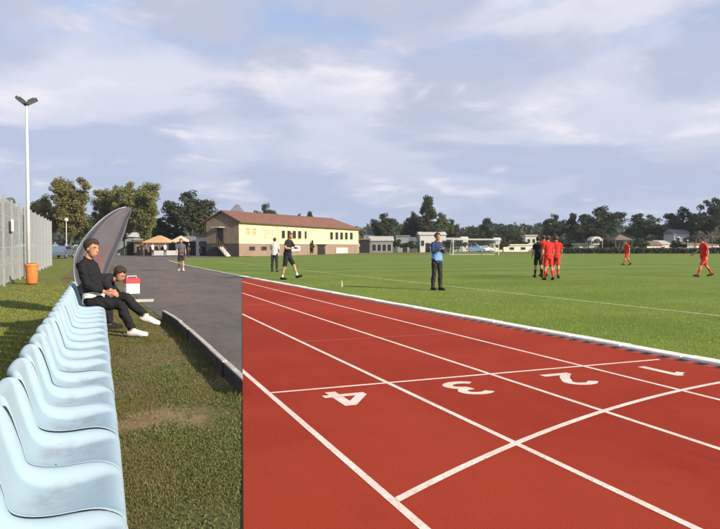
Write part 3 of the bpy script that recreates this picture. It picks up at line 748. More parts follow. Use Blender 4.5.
# white curved roof shelter
p = P(597, 133); rr = 6.5 / FOC * 133
sh = empty('curved_shelter', (p.x, p.y, 0), -HEAD, 'small shelter with a bright white curved roof', 'shelter')
V = []; F = []; zc = zat(243, 133)
for i in range(13):
    a = R(25 + 130 * i / 12)
    for (rad, yy) in ((rr, 0), (rr, 2.6), (rr - .45, 2.6), (rr - .45, 0)): V.append((math.cos(a) * rad, yy, zc + math.sin(a) * rad))
    if i:
        b = 4 * (i - 1)
        for q in range(4): F.append((b + q, b + (q + 1) % 4, b + 4 + (q + 1) % 4, b + 4 + q))
F += [(3, 2, 1, 0), (48, 49, 50, 51)]
mk('roof', V, F, m_white, sh)
for sx in (-1, 1):
    for yy in (.15, 2.4): G().tube([(sx * rr * .86, yy, 0), (sx * rr * .86, yy, zc + rr * .42)], .06, 6).build('post', m_paleg, sh)
def gazebo(name, label, pa, pb, ytop, yeave, dep, roofm, postm, nx=3, peak=True, cat='gazebo', depth=4.):
    p = P((pa + pb) / 2, dep); w = (pb - pa) / FOC * dep; he = zat(yeave, dep); ht = zat(ytop, dep)
    e = empty(name, (p.x, p.y, 0), -HEAD, label, cat)
    v = [(-w / 2, 0, he), (w / 2, 0, he), (w / 2, depth, he), (-w / 2, depth, he), (-w * .06, depth / 2, ht), (w * .06, depth / 2, ht)]
    v2 = [(x, y_, z - .12) for x, y_, z in v[:4]]
    mk('roof', v + v2, [(0, 1, 5, 4), (2, 3, 4, 5), (1, 2, 5), (3, 0, 4), (9, 8, 7, 6), (0, 6, 7, 1), (1, 7, 8, 2), (2, 8, 9, 3), (3, 9, 6, 0)], roofm, e)
    for i in range(nx):
        for yy in (.15, depth - .15): 
            x = -w / 2 + .15 + (w - .3) * i / (nx - 1); G().box(x - .06, x + .06, yy - .06, yy + .06, -.05, he - .12).build('post', postm, e)
    return e
gazebo('gazebo', 'brown hip roofed gazebo behind the lone red player', 615, 633, 234.5, 239.5, 132, m_brownroof, m_fascia, 3)
gazebo('black_canopy', 'flat black canopy above the head of the right hand player', 695.5, 713.5, 233.5, 237.8, 128, m_dark, m_fascia, 3, cat='canopy')
gazebo('tan_tent', 'tan peaked tent roof beside the asphalt track', 142.5, 168.5, 235.2, 242, 92, m_tan, m_fascia, 4, cat='tent')
gazebo('sand_tent', 'small sandy tent roof right behind the walker', 170.5, 184, 235.5, 241, 96, m_sand, m_fascia, 3, cat='tent')
house('green_clubroom', 'green grey wall with a pale roof left of the tan tent', 116, 134, 232.2, 236.5, 100, m_green, m_white, 5, door=.3, cat='shed')
house('dark_kiosk', 'dark kiosk under the tan tent roof', 134, 170, 240, 242.2, 98, m_fascia, m_brownroof, 3, [(-.35, .2, .7, .9), (.05, .2, .7, 1.4), (.34, .2, .7, .9)], flat=True, cat='kiosk', winm=m_dark)
house('white_pavilion', 'white two window cabin beside the dark gable', 196, 206.5, 234.5, 236.5, 94, m_white, m_slate, 4, [(-.12, .5, .72, .3), (.22, .5, .72, .3), (-.12, .15, .38, .3)], flat=True, door=.2, cat='cabin')
house('dark_store', 'dark store with a slate roof left of the white cabin', 183, 197, 236, 241, 99, m_dplinth, m_slate, 4, cat='shed')
# white tables under the tent
for px, dep, lab in ((158.5, 90, 'white covered table under the middle of the tan tent'), (171.5, 91, 'white covered table between the tan tent and the sandy tent')):
    p = P(px, dep); e = empty('covered_table', (p.x, p.y, 0), -HEAD, lab, 'table')
    G().box(-.75, .75, -.4, .4, .72, .76).build('table_top', m_white, e)
    cl_ = G(); cl_.add([(-.78, -.43, .77), (.78, -.43, .77), (.78, .43, .77), (-.78, .43, .77), (-.85, -.5, .1), (.85, -.5, .1), (.85, .5, .1), (-.85, .5, .1)], [(0, 1, 2, 3), (0, 4, 5, 1), (1, 5, 6, 2), (2, 6, 7, 3), (3, 7, 4, 0)])
    cl_.build('cloth', m_white, e)
for px, dep, tp, hf, lab in ((397, 146, 239, 7, 'at the right corner of the grey shed'), (411, 146, 240.5, 6, 'in front of the small white cabin'), (449, 148, 240, 7, 'at the right corner of the white house'),
        (458, 158, 238, 8, 'by the left goal post'), (503, 162, 241, 7, 'by the right goal post'), (519, 168, 237, 9, 'above the middle of the long cream building'), (545, 150, 237, 9, 'behind the referee and the red cluster'),
        (560, 145, 238.5, 10, 'just right of the red cluster'), (573, 140, 240, 8, 'left of the pale grey shed'), (608, 138, 239, 9, 'between the white curved roof and the brown gazebo'), (640, 137, 238, 9, 'right of the brown gazebo'),
        (677, 134, 240, 8, 'right of the sandy grey gabled shed'), (692, 142, 236, 9, 'below the pale bluish house'), (718, 140, 237, 9, 'at the right edge behind the striding player')):
    tree(px, dep, tp, hf, 'spread', 'dark', 'low dark shrub ' + lab, 'shrubs beyond the pitch', name='shrub')
# hedge along the far side of the pitch
r = np.random.RandomState(12); n = 16000
pp = np.array([[*P(548 + 260 * q, 126 + 3 * w_)[:2]] for q, w_ in zip(r.rand(n), r.rand(n))]); hz = r.rand(n) ** .7 * (.75 + .35 * vnoise(pp[:, 0] * .3, pp[:, 1] * .3, 8))
pos = np.concatenate([pp, hz[:, None]], 1); s = .12 + .12 * r.rand(n, 1)
a = r.normal(size=(n, 3)); a /= np.linalg.norm(a, axis=1)[:, None]; b = np.cross(a, r.normal(size=(n, 3))); b /= np.linalg.norm(b, axis=1)[:, None]
tag(link('low_hedge', fast_mesh('low_hedge', np.stack([pos - a * s, pos - b * s, pos + a * s, pos + b * s], 1).reshape(-1, 3), np.arange(n * 4).reshape(-1, 4), m_lf_dark, np.repeat(.7 + .5 * r.rand(n, 1) * np.ones((1, 3)), 4, 0))), 'low dark hedge along the far touchline', 'hedge', kind='stuff')
# slim evergreen shrub by the door
tree(312.3, 108, 239.5, 2.0, 'tall', 'dark', 'slim dark evergreen shrub beside the clubhouse door', name='evergreen_shrub')

# goal
m_goal = mat('goal_white', (.5, .5, .5), .6)
p = P(476, 101); ge = empty('football_goal', (p.x, p.y, 0), -HEAD + R(8), 'white football goal at the far end of the pitch', 'goal')
for sx in (-3.66, 3.66): G().tube([(sx, 0, 0), (sx, 0, 2.44)], .075, 8).build('post', m_goal, ge)
G().tube([(-3.74, 0, 2.44), (3.74, 0, 2.44)], .075, 8).build('crossbar', m_goal, ge)
for sx in (-3.66, 3.66): G().tube([(sx, .05, 2.4), (sx, .9, 2.35), (sx, 2.0, .05)], .04, 6).build('stay', m_goal, ge)
G().tube([(-3.66, 2, .05), (3.66, 2, .05)], .04, 6).build('ground_bar', m_goal, ge)
m_net = mat('goal_net', (.55, .57, .55), .8)
ng = G()
for i in range(25):
    x = -3.6 + 7.2 * i / 24; ng.tube([(x, .06, 2.38), (x, .9, 2.32), (x, 1.98, .06)], .008, 3)
for k in range(9):
    t = k / 8; yv, zv = (.06 + .84 * t * 2, 2.38 - .06 * t * 2) if t < .5 else (.9 + 1.08 * (t - .5) * 2, 2.32 - 2.26 * (t - .5) * 2)
    ng.tube([(-3.6, yv, zv), (3.6, yv, zv)], .008, 3)
ng.build('net', m_net, ge)
# ================================================================== FENCE, POLES, BIN
m_galv = mat('galvanised_wire', (.33, .35, .37), .6, (.28, .30, .32), 3, metal=.25)
m_post = mat('fence_post', (.27, .285, .30), .6, (.23, .245, .26), 3, metal=.2)
FX, FH = -3.08, 3.15
fen = empty('mesh_fence', (FX, 40, 0), 0, 'tall grey metal bar fence along the left edge', 'fence')
g = G()
for k in range(13):
    yb = .06 + k * (2.38 / 12); g.box(-.006, .006, yb - .007, yb + .007, .06, FH - .04)
for z in (.15, .75, 1.35, 1.95, 2.5, 3.0): g.box(-.022, -.008, .03, 2.47, z - .012, z + .012)
po = g.build('bar_panel', m_galv); pme = po.data; bpy.data.objects.remove(po)
g = G().box(-.035, .035, -.025, .025, -.05, FH); g.box(-.04, .04, -.03, .03, FH + .001, FH + .02)
po = g.build('post', m_post); ptm = po.data; bpy.data.objects.remove(po)
for i in range(13):
    y = 20.6 + i * 2.5
    world_child(link('post', ptm, None, (FX + .035, y, 0)), fen)
    if i < 12:
        w_ = world_child(link('bar_panel', pme, None, (FX, y, 0)), fen)
m_sign = mat('sign_white', (.75, .74, .72), .6)
sgn = G().box(-.005, .012, -.35, .35, 1.95, 2.4).build('fence_sign', m_sign); sgn.location = (FX + .1, 27.6, 0); tag(sgn, 'small blank white board hung on the near end of the fence', 'sign')

p = Vector((-2.86, 32.2, 0)); ft = zat(105, p.y * cH + p.x * sH)
fl = empty('floodlight_mast', p, 0, 'tall pale mast with twin dark floodlights in front of the fence', 'floodlight')
m_mast = mat('mast_paint', (.55, .56, .56), .5, (.48, .49, .49), 2)
m_lamp = mat('lamp_housing', (.045, .05, .06), .5)
G().tube([(0, 0, 0), (0, 0, ft * .5), (0, 0, ft)], [.085, .07, .05], 12).build('pole', m_mast, fl, True)
G().box(-.16, .16, -.16, .16, 0, .03).build('base_plate', m_mast, fl)
G().box(-.05, .05, -.35, .35, ft, ft + .07).build('cross_arm', m_lamp, fl)
for sx, tilt in ((-1, -38), (1, 30)):
    M = Matrix.Translation((sx * .22, 0, ft + .16)) @ Matrix.Rotation(R(-tilt), 4, 'Y')
    g = G().box(-.24, .24, -.16, .16, -.05, .06, M); g.box(-.14, .14, -.1, .1, .06, .12, M)
    o = g.build('floodlight', m_lamp, fl)
    G().box(-.2, .2, -.13, .13, -.062, -.0505, M).build('lamp_glass', mat('lamp_glass', (.3, .32, .34), .2), o)

p = Vector((-2.27, 26.6, 0)); bn = empty('litter_bin', p, 0, 'orange litter bin on the grass in front of the fence', 'bin')
m_or = mat('orange_plastic', (.62, .19, .05), .5, (.54, .16, .045), 4)
g = G().tube([(0, 0, .02), (0, 0, .05), (0, 0, .62), (0, 0, .66)], [.17, .19, .22, .22], 16); g.build('body', m_or, bn, True)
g = G().tube([(0, 0, .66), (0, 0, .70), (0, 0, .745), (0, 0, .76)], [.245, .25, .235, .20], 16); g.build('rim', m_or, bn)
G().tube([(0, 0, .761), (0, 0, .768)], .17, 16).build('opening', m_dark, bn)
for a in (0, 2.1, 4.2): G().box(-.02, .02, -.02, .02, 0, .06, Matrix.Translation((.13 * math.cos(a), .13 * math.sin(a), 0))).build('foot', m_dark, bn)

p = P(66.5, 78); lp = empty('park_lamp', p, 0, 'slim park lamp with a white globe beyond the fence end', 'lamp')
lt = zat(219, 78)
G().tube([(0, 0, 0), (0, 0, lt - .3)], .05, 8).build('pole', m_mast, lp); G().ball((0, 0, lt - .1), .24, .24, .24).build('globe', m_white, lp, True)

# parked car beyond the fence end
def car(px, dep, rz, label, paint):
    p = P(px, dep); e = empty('parked_car', p, rz, label, 'car')
    side = [(-2.1, .35), (-2.12, .7), (-2.0, .92), (-1.45, .98), (-1.0, 1.38), (.45, 1.42), (1.05, 1.0), (1.9, .86), (2.1, .65), (2.1, .35)]
    V = []; F = []
    for y_, f_ in ((-.84, 1), (.84, 1)):
        for x, z in side: V.append((x, y_ * (.86 if z > 1.1 else 1), z))
    n = len(side); F = [tuple(range(n)), tuple(range(2 * n - 1, n - 1, -1))] + [(i, i + n, (i + 1) % n + n, (i + 1) % n) for i in range(n)]
    b_ = mk('body', V, F, paint, e)
    for s in (-1, 1):
        mk('side_window', [(-1.25, s * .835, 1.02), (.85, s * .835, 1.02), (.38, s * .755, 1.34), (-.95, s * .755, 1.32)], [(0, 1, 2, 3)], m_glass, e)
        for x in (-1.3, 1.3):
            w = G().tube([(x, s * .72, .32), (x, s * .88, .32)], .32, 14).build('wheel', m_lamp, e); G().tube([(x, s * .885, .32), (x, s * .892, .32)], .19, 12).build('rim', m_galv, w)
        G().box(2.06, 2.115, s * .6 - .18, s * .6 + .18, .62, .74).build('headlight', m_white, e)
    mk('windscreen', [(.5, -.66, 1.4), (.5, .66, 1.4), (1.04, .74, 1.03), (1.04, -.74, 1.03)], [(0, 1, 2, 3)], m_glass, e)
    return e
car(62, 76, R(75), 'dark blue grey car parked past the end of the fence', mat('car_paint', (.10, .13, .19), .25, spec=.6))
car(476, 150, R(-25), 'blue car parked near the white football goal', mat('car_blue', (.12, .25, .45), .25, spec=.6))
car(484.5, 152, R(-15), 'white car parked next to the blue car by the goal', mat('car_white', (.7, .71, .72), .25, spec=.6))

# ================================================================== SEATS
def seat_extra(t, v, c):
    oi = N(t, 'ShaderNodeObjectInfo'); va = N(t, 'ShaderNodeVectorMath'); va.operation = 'ADD'; cb = N(t, 'ShaderNodeCombineXYZ')
    v0 = v
    for q in (0, 1, 2): t.links.new(MA(t, 'MULTIPLY', oi.outputs['Random'], 23.7 + 9 * q), cb.inputs[q])
    t.links.new(v, va.inputs[0]); t.links.new(cb.outputs[0], va.inputs[1]); v = va.outputs[0]
    dirt = RAMP(t, NOISE(t, v, 7, 6, .65, scl=(1, .7, 1)), .46, .66)
    s = N(t, 'ShaderNodeSeparateXYZ'); t.links.new(v0, s.inputs[0])
    low = RAMP(t, s.outputs[2], .47, .425)          # dust settles in the pan
    c = MIX(t, MA(t, 'MULTIPLY', MA(t, 'MULTIPLY', dirt, low), .42), c, (.19, .18, .19))
    spk = RAMP(t, NOISE(t, v, 34, 3, .6, loc=(5, 5, 5)), .72, .78)
    return MIX(t, MA(t, 'MULTIPLY', spk, .5), c, (.25, .24, .22))
m_seat = mat('pale_blue_plastic', (.275, .385, .46), .65, (.315, .415, .48), 2.2, bump=.06, bscale=9, spec=.22, extra=seat_extra)
PITCH_S = .545
def seat_mesh():
    prof = [(.085, .375), (.088, .42), (.075, .446), (.045, .452), (0, .448), (-.06, .438), (-.12, .430), (-.18, .430), (-.235, .440), (-.28, .466), (-.308, .505), (-.325, .56), (-.342, .62), (-.355, .67), (-.367, .72), (-.376, .762), (-.386, .785), (-.402, .793), (-.415, .787), (-.418, .762)]
    hw = .2655; ny = 22; V = []; F = []
    for i, (x, z) in enumerate(prof):
        s = i / (len(prof) - 1)
        for j in range(ny + 1):
            q = -1 + 2 * j / ny; yv = q * hw; e = abs(q)
            rim = max(0, min(1, (e - .70) / .20)); rim = rim * rim * (3 - 2 * rim)
            # seat pan is a recess between raised flanges
            bow = .012 * (1 - q * q)
            pan = math.exp(-((i - 6.5) / 3.4) ** 4)
            zz_ = z + rim * .052 * pan - bow * pan; xx = x
            bk = max(0, min(1, (i - 8) / 3.))
            xx += (rim * .034 - bow * 1.0) * bk * (1 if i < 15 else .8)
            if i >= 12:      # rounded top corners
                lift = (i - 12) / 7.; zz_ -= lift * (.006 * q * q + .06 * (max(0, e - .84) / .16) ** 2)
            if i <= 2: zz_ += 0
            tp = max(0, min(1, (i - 10) / 6.)); yv *= 1 - .13 * tp * tp
            V.append((xx, yv, zz_))
    for i in range(len(prof) - 1):
        for j in range(ny): F.append((i * (ny + 1) + j, i * (ny + 1) + j + 1, (i + 1) * (ny + 1) + j + 1, (i + 1) * (ny + 1) + j))
    o = mk('bucket_seat', V, F, m_seat, smooth=True)
    so_ = o.modifiers.new('s', 'SOLIDIFY'); so_.thickness = .005; so_.offset = 1
    su = o.modifiers.new('u', 'SUBSURF'); su.levels = 1; su.render_levels = 1
    bpy.context.view_layer.update()
    me = bpy.data.meshes.new_from_object(o.evaluated_get(dg_())); me.shade_smooth(); bpy.data.objects.remove(o)
    zs = [v.co.z for v in me.vertices]
    return me
sme = seat_mesh()
m_bolt = mat('bolt_steel', (.06, .055, .05), .5)
bm_ = G().tube([(0, 0, 0), (0, 0, .006)], [.012, .009], 8); bo = bm_.build('bolt', m_bolt); bme = bo.data; bpy.data.objects.remove(bo)
Y0 = 2.41 - 2 * PITCH_S
ords = ['first', 'second', 'third', 'fourth', 'fifth', 'sixth', 'seventh', 'eighth', 'ninth', 'tenth', 'eleventh', 'twelfth', 'thirteenth', 'fourteenth', 'fifteenth', 'sixteenth', 'seventeenth', 'eighteenth']
NS = 20
for i in range(NS):
    yc = Y0 + (i + .5) * PITCH_S
    if i == 0: lab = 'pale blue plastic bucket seat nearest the camera, below the frame'
    elif i == 1: lab = 'pale blue bucket seat cut off by the bottom edge of the picture'
    elif i == NS - 1: lab = 'pale blue bucket seat at the far end of the row beyond the seated person'
    elif i == NS - 2: lab = 'pale blue bucket seat under the seated person in black'
    else: lab = 'pale blue bucket seat, %s whole one from the bottom of the picture' % ords[i - 2]
    e = empty('bucket_seat', (0, yc, 0), 0, lab, 'seat', 'row of pale blue bucket seats')
    link('seat_shell', sme, e, (rnd.uniform(-.004, .004), 0, rnd.uniform(-.003, .003)), (0, 0, rnd.uniform(-.006, .006)))
    link('bolt', bme, e, (-.19, -.05, .418))
fr = empty('seat_support_frame', (-.15, 6.8, 0), 0, 'dark steel beam frame carrying the row of seats', 'frame')
m_steel = mat('frame_steel', (.12, .13, .14), .5, (.09, .1, .11), 5, metal=.5)
YE = Y0 + NS * PITCH_S
for bx_ in (-.24, -.05):
    o = G().box(bx_ - .025, bx_ + .025, Y0, YE, .345, .395).build('beam', m_steel); world_child(o, fr)
y = Y0 + .3
while y < YE:
    o = G().box(-.19, -.13, y - .03, y + .03, -.05, .345).build('leg', m_steel); world_child(o, fr)
    o = G().box(-.27, -.02, y - .025, y + .025, .32, .344).build('bracket', m_steel); world_child(o, fr); y += 1.635

# ================================================================== BEACH FLAG, COOLER, SLAB, CONE
FYD = 14.6
lft = [(91, 312), (83, 300), (77, 285), (74.5, 270), (76, 255), (82, 243), (91, 231), (103, 219), (116, 210.5), (126.5, 207)]
rgt = [(93, 312), (97, 300), (103, 285), (109, 270), (115.5, 255), (121, 243), (125.5, 231), (128.5, 219.5), (131.2, 213), (130.6, 208)]
def flag_extra(t, v, c):
    s = N(t, 'ShaderNodeSeparateXYZ'); t.links.new(v, s.inputs[0])
    uv = N(t, 'ShaderNodeAttribute', attribute_name='Col'); sp = N(t, 'ShaderNodeSeparateColor'); t.links.new(uv.outputs['Color'], sp.inputs[0])
    q = MA(t, 'ABSOLUTE', MA(t, 'SUBTRACT', sp.outputs[0], .5))
    c = MIX(t, RAMP(t, q, .30, .36), c, (.085, .088, .115))
    c = MIX(t, RAMP(t, q, .44, .455), c, (.20, .205, .235))
    hgt = sp.outputs[1]
    red = MA(t, 'MULTIPLY', RAMP(t, MA(t, 'ABSOLUTE', MA(t, 'SUBTRACT', sp.outputs[0], .62)), .24, .04), MA(t, 'MULTIPLY', RAMP(t, hgt, .62, .40), RAMP(t, NOISE(t, v, 3, 3), .25, .55)))
    return MIX(t, MA(t, 'MULTIPLY', red, .85), c, (.24, .12, .125))
m_flag = mat('flag_fabric', (.15, .142, .165), .95, (.17, .16, .182), 2.5, spec=.05, trans=.3, extra=flag_extra)
fb = atY(92, 310, FYD); fb.z = 0
fg = empty('beach_flag', fb, 0, 'grey curved sail shaped beach flag standing behind the seated person', 'flag')
NV, NU = 28, 10
def interp(pts, t):
    k = t * (len(pts) - 1); i = min(int(k), len(pts) - 2); f = k - i
    p0, p1, p2, p3 = pts[max(i - 1, 0)], pts[i], pts[i + 1], pts[min(i + 2, len(pts) - 1)]
    return tuple(.5 * (2 * p1[q] + (p2[q] - p0[q]) * f + (2 * p0[q] - 5 * p1[q] + 4 * p2[q] - p3[q]) * f * f + (3 * p1[q] - p0[q] - 3 * p2[q] + p3[q]) * f ** 3) for q in (0, 1))
Vf = np.zeros(((NV + 1) * (NU + 1), 3)); Cf = np.zeros_like(Vf); Ff = []
for i in range(NV + 1):
    a_, b_ = interp(lft, i / NV), interp(rgt, i / NV)
    pa, pb = atY(a_[0], a_[1], FYD), atY(b_[0], b_[1], FYD)
    for j in range(NU + 1):
        q = j / NU; p_ = pa.lerp(pb, q) - fb; wd = (pb - pa).length
        p_.y += -.10 * wd * math.sin(math.pi * q) + .014 * math.sin(i * .9 + j * .7) + .01 * math.sin(i * .37 - j * 1.3) + (q - .5) * wd * .35
        p_.z = max(p_.z, .06)
        Vf[i * (NU + 1) + j] = p_; Cf[i * (NU + 1) + j] = (q, i / NV, 0)
        if i and j: Ff.append(((i - 1) * (NU + 1) + j - 1, (i - 1) * (NU + 1) + j, i * (NU + 1) + j, i * (NU + 1) + j - 1))
fm_ = fast_mesh('sail', Vf, np.array(Ff), m_flag, Cf); fm_.shade_smooth(); sail = link('sail', fm_, fg)
sol = sail.modifiers.new('s', 'SOLIDIFY'); sol.thickness = .006; sol.offset = 0
m_pole = mat('flag_pole', (.26, .28, .32), .4, metal=.3)
G().tube([(0, 0, 0), (0, 0, .06)] + [Vector(Vf[i * (NU + 1)]) + Vector((-.012, 0, 0)) for i in range(1, NV + 1)], [.018] * 12 + [.014] * (NV - 10), 8).build('pole', m_pole, fg, True)
for a in (0, 1.57): G().box(-.45, .45, -.03, .03, .0, .025 + .002 * a, Matrix.Rotation(a + .5, 4, 'Z')).build('base_bar', m_steel, fg)
G().tube([(0, 0, .025), (0, 0, .12)], [.08, .05], 12).build('base_hub', m_steel, fg)

p = P(131.5, 19.2); ck = empty('drinks_cooler', (p.x, p.y, 0), R(12), 'white drinks cooler with a red lid at the asphalt edge', 'cooler')
m_redp = mat('red_plastic', (.42, .05, .05), .45, (.36, .04, .045), 5)
m_wp = mat('white_plastic', (.70, .70, .70), .45, (.6, .6, .6), 4)
G().bev(-.19, .19, -.13, .13, 0, .30, .01).build('body', m_wp, ck)
ld = G().bev(-.205, .205, -.145, .145, .3005, .46, .03).build('lid', m_redp, ck)
G().tube([(-.14, 0, .45), (-.13, 0, .51), (.13, 0, .51), (.14, 0, .45)], .014, 6).build('handle', m_wp, ld)
for s in (-1, 1): G().box(s * .19 - .012, s * .19 + .012, -.06, .06, .2, .23).build('side_grip', m_redp, ck)

m_slab = mat('pale_slab', (.50, .46, .40), .85, (.42, .39, .34), 7, bump=.4)
o = G().bev(-.30, .30, -.17, .17, 0, .05, .008).build('paving_slab', m_slab); o.location = (1.0, 17.4, -.01); o.rotation_euler = (0, 0, R(-6))
tag(o, 'flat pale slab lying at the asphalt edge beyond the shoes', 'slab')
p = atY(341.7, 287, 20.2); p = P(341.7, 22.6)
cn = empty('marker_cone', (p.x, p.y, 0), 0, 'tiny yellowish marker cone on the pitch by the kerb', 'cone')
m_cone = mat('cone_plastic', (.40, .40, .17), .6, (.35, .35, .15), 5)
G().tube([(0, 0, .0), (0, 0, .02), (0, 0, .2), (0, 0, .205)], [.045, .035, .018, .012], 12).build('cone_body', m_cone, cn, True)
G().box(-.06, .06, -.06, .06, 0, .012).build('base', m_cone, cn)
# ================================================================== PEOPLE
m_skin = mat('skin', (.46, .24, .15), .55, (.40, .195, .12), 9, spec=.35)
m_hairm = mat('hair_dark', (.028, .019, .013), .7, (.05, .033, .022), 40, bump=.6, bscale=120)
m_hairb = mat('hair_brown', (.10, .06, .035), .6, (.07, .042, .025), 40, bump=.6, bscale=120)
m_eye = mat('eye_dark', (.015, .012, .01), .2)
def cloth(name, col, v=.8): return mat(name, col, .85, tuple(c * v for c in col), 7, bump=.35, bscale=30, spec=.15)
c_black = cloth('black_cloth', (.016, .016, .019)); c_black2 = cloth('black_jersey', (.022, .021, .028)); c_red = cloth('red_jersey', (.62, .035, .03)); c_red2 = cloth('red_shorts', (.66, .05, .04))
c_redsock = cloth('red_sock', (.55, .055, .04)); c_white = cloth('white_cloth', (.74, .73, .72)); c_navy = cloth('navy_sleeve', (.03, .045, .11)); c_blue = cloth('blue_bib', (.16, .30, .58))
c_dtrou = cloth('dark_trousers', (.035, .033, .035)); c_shoe = cloth('dark_boot', (.025, .022, .022)); c_wshoe = cloth('white_shoe', (.72, .69, .64)); c_paleshirt = cloth('pale_shirt', (.66, .64, .62))
c_lblue = cloth('light_blue_shirt', (.34, .47, .68)); c_grey = cloth('grey_top', (.10, .10, .115))

def rotv(v, ax, deg): return Matrix.Rotation(R(deg), 3, ax) @ v
def person(label, loc, rz, pose, outfit, H=1.78, vox=.014, hair=m_hairm, group=None, hairlong=0.):
    """pose: lean, head(yaw,pitch), legs L/R (pitch, abduct, knee, foot_pitch), arms L/R (pitch, abduct, elbow, inward), pelvis z for sitters. x forward, y left."""
    s = H / 1.78
    lean = pose.get('lean', 3); up = rotv(Vector((0, 0, 1)), 'Y', lean); fwd = rotv(Vector((1, 0, 0)), 'Y', lean); left = Vector((0, 1, 0))
    if 'twist' in pose:
        left = rotv(left, 'Z', pose['twist']); fwd = rotv(fwd, 'Z', pose['twist'])
    J = {}; pel = Vector((0, 0, 0))
    feet = {}
    for side, sg in (('L', 1), ('R', -1)):
        pi, ab, kn, fp = pose['legs'][side][:4]; yaw = pose['legs'][side][4] if len(pose['legs'][side]) > 4 else 6
        hip = pel + Vector((0, sg * .092, -.03)); 
        th = rotv(rotv(Vector((0, 0, -1)), 'Y', -pi), 'X', sg * ab); shd = rotv(rotv(Vector((0, 0, -1)), 'Y', -(pi - kn)), 'X', sg * ab * .6)
        knee = hip + th * .43; ank = knee + shd * .415
        fd = rotv(rotv(Vector((1, 0, 0)), 'Y', -fp), 'Z', sg * yaw)
        J['hip' + side] = hip; J['knee' + side] = knee; J['ank' + side] = ank; J['toe' + side] = ank + fd * .185 + Vector((0, 0, -.045)); J['heel' + side] = ank - fd * .055 + Vector((0, 0, -.045))
        feet[side] = min(J['toe' + side].z, J['heel' + side].z) - .033
    dz = pose['pelvis'] / s if 'pelvis' in pose else -min(feet.values())
    for k in J: J[k] = J[k] + Vector((0, 0, dz))
    pel = Vector((0, 0, dz)); J['pel'] = pel
    mid = rotv(Vector((0, 0, 1)), 'Y', lean * .5)
    J['waist'] = pel + mid * .17; J['chest'] = J['waist'] + up * .22; J['neck'] = J['chest'] + up * .185
    hp = pose.get('head', (0, 0)); nf = pose.get('neckfwd', .035)
    J['headb'] = J['neck'] + up * .06 + fwd * nf
    HM = Matrix.Rotation(R(hp[0]), 3, 'Z') @ Matrix.Rotation(R(hp[1]), 3, 'Y')
    hs = pose.get('headscale', 1.)
    hc = J['headb'] + HM @ Vector((.02, 0, .115 * hs)); J['head'] = hc
    for side, sg in (('L', 1), ('R', -1)):
        pi, ab, el, inw = pose['arms'][side]
        sh = J['chest'] + up * .125 + left * (sg * .185); J['sh' + side] = sh
        ua_ = rotv(rotv(Vector((0, 0, -1)), 'Y', -pi), 'X', sg * ab); fa = rotv(rotv(rotv(Vector((0, 0, -1)), 'Y', -(pi + el)), 'X', sg * ab * .5), 'Z', -sg * inw)
        tw = Matrix.Rotation(R(pose.get('twist', 0)), 3, 'Z'); ua_ = tw @ ua_; fa = tw @ fa
        J['el' + side] = sh + ua_ * .285; J['wr' + side] = J['el' + side] + fa * .25; J['hand' + side] = J['wr' + side] + fa * .095
    g = G()
    # trunk: one loft, pelvis to neck
    tr = [(pel - mid * .10, .10, .085), (pel - mid * .05, .155, .115), (pel + mid * .03, .165, .118), (pel + mid * .10, .150, .108), (J['waist'], .138, .098), (J['waist'] + up * .10, .152, .108),
          (J['chest'], .172, .118), (J['chest'] + up * .08, .178, .112), (J['chest'] + up * .14, .150, .09), (J['neck'] - up * .005, .085, .068), (J['neck'] + up * .02, .058, .06)]
    g.tube([t[0] for t in tr], [t[1] for t in tr], 18, [t[2] for t in tr], hint=left)
    for sg in (1, -1):
        g.tube([J['neck'] - up * .0 + left * (sg * .03), J['chest'] + up * .155 + left * sg * .1, J['chest'] + up * .13 + left * (sg * .185)], [.05, .05, .055], 10)
    g.tube([J['neck'] - up * .03, J['headb'] + up * .05 + fwd * .01], [.058, .055], 12)
    # head
    def hv(x, y_, z): return hc + HM @ (Vector((x, y_, z)) * hs)
    g.ball(hc + HM @ Vector((-.012, 0, .03)) * hs, .096 * hs, .077 * hs, .092 * hs, HM, 18, 12)
    g.tube([hv(.02, 0, .03), hv(.03, 0, -.04), hv(.04, 0, -.085), hv(.045, 0, -.108)], [.068 * hs, .062 * hs, .048 * hs, .026 * hs], 14, [.078 * hs, .066 * hs, .05 * hs, .026 * hs], hint=HM @ Vector((0, 1, 0)))
    g.tube([hv(.082, 0, .03), hv(.10, 0, -.005), hv(.108, 0, -.022), hv(.088, 0, -.032)], [.010 * hs, .012 * hs, .016 * hs, .010 * hs], 8)
    g.tube([hv(.084, -.024, -.058), hv(.095, 0, -.056), hv(.084, .024, -.058)], [.007 * hs, .011 * hs, .007 * hs], 8)
    g.tube([hv(.078, -.045, .034), hv(.092, 0, .033), hv(.078, .045, .034)], [.010 * hs, .012 * hs, .010 * hs], 8)
    for sg in (1, -1): g.ball(hv(-.005, sg * .078, -.002), .02 * hs, .011 * hs, .032 * hs, HM, 8, 6)
    bones = [('pelvis', pel - mid * .1, pel + mid * .1), ('torso', pel + mid * .1, J['neck'] - up * .02), ('neck', J['neck'], J['headb'] + up * .03), ('head', hv(0, 0, -.08), hv(0, 0, .09))]
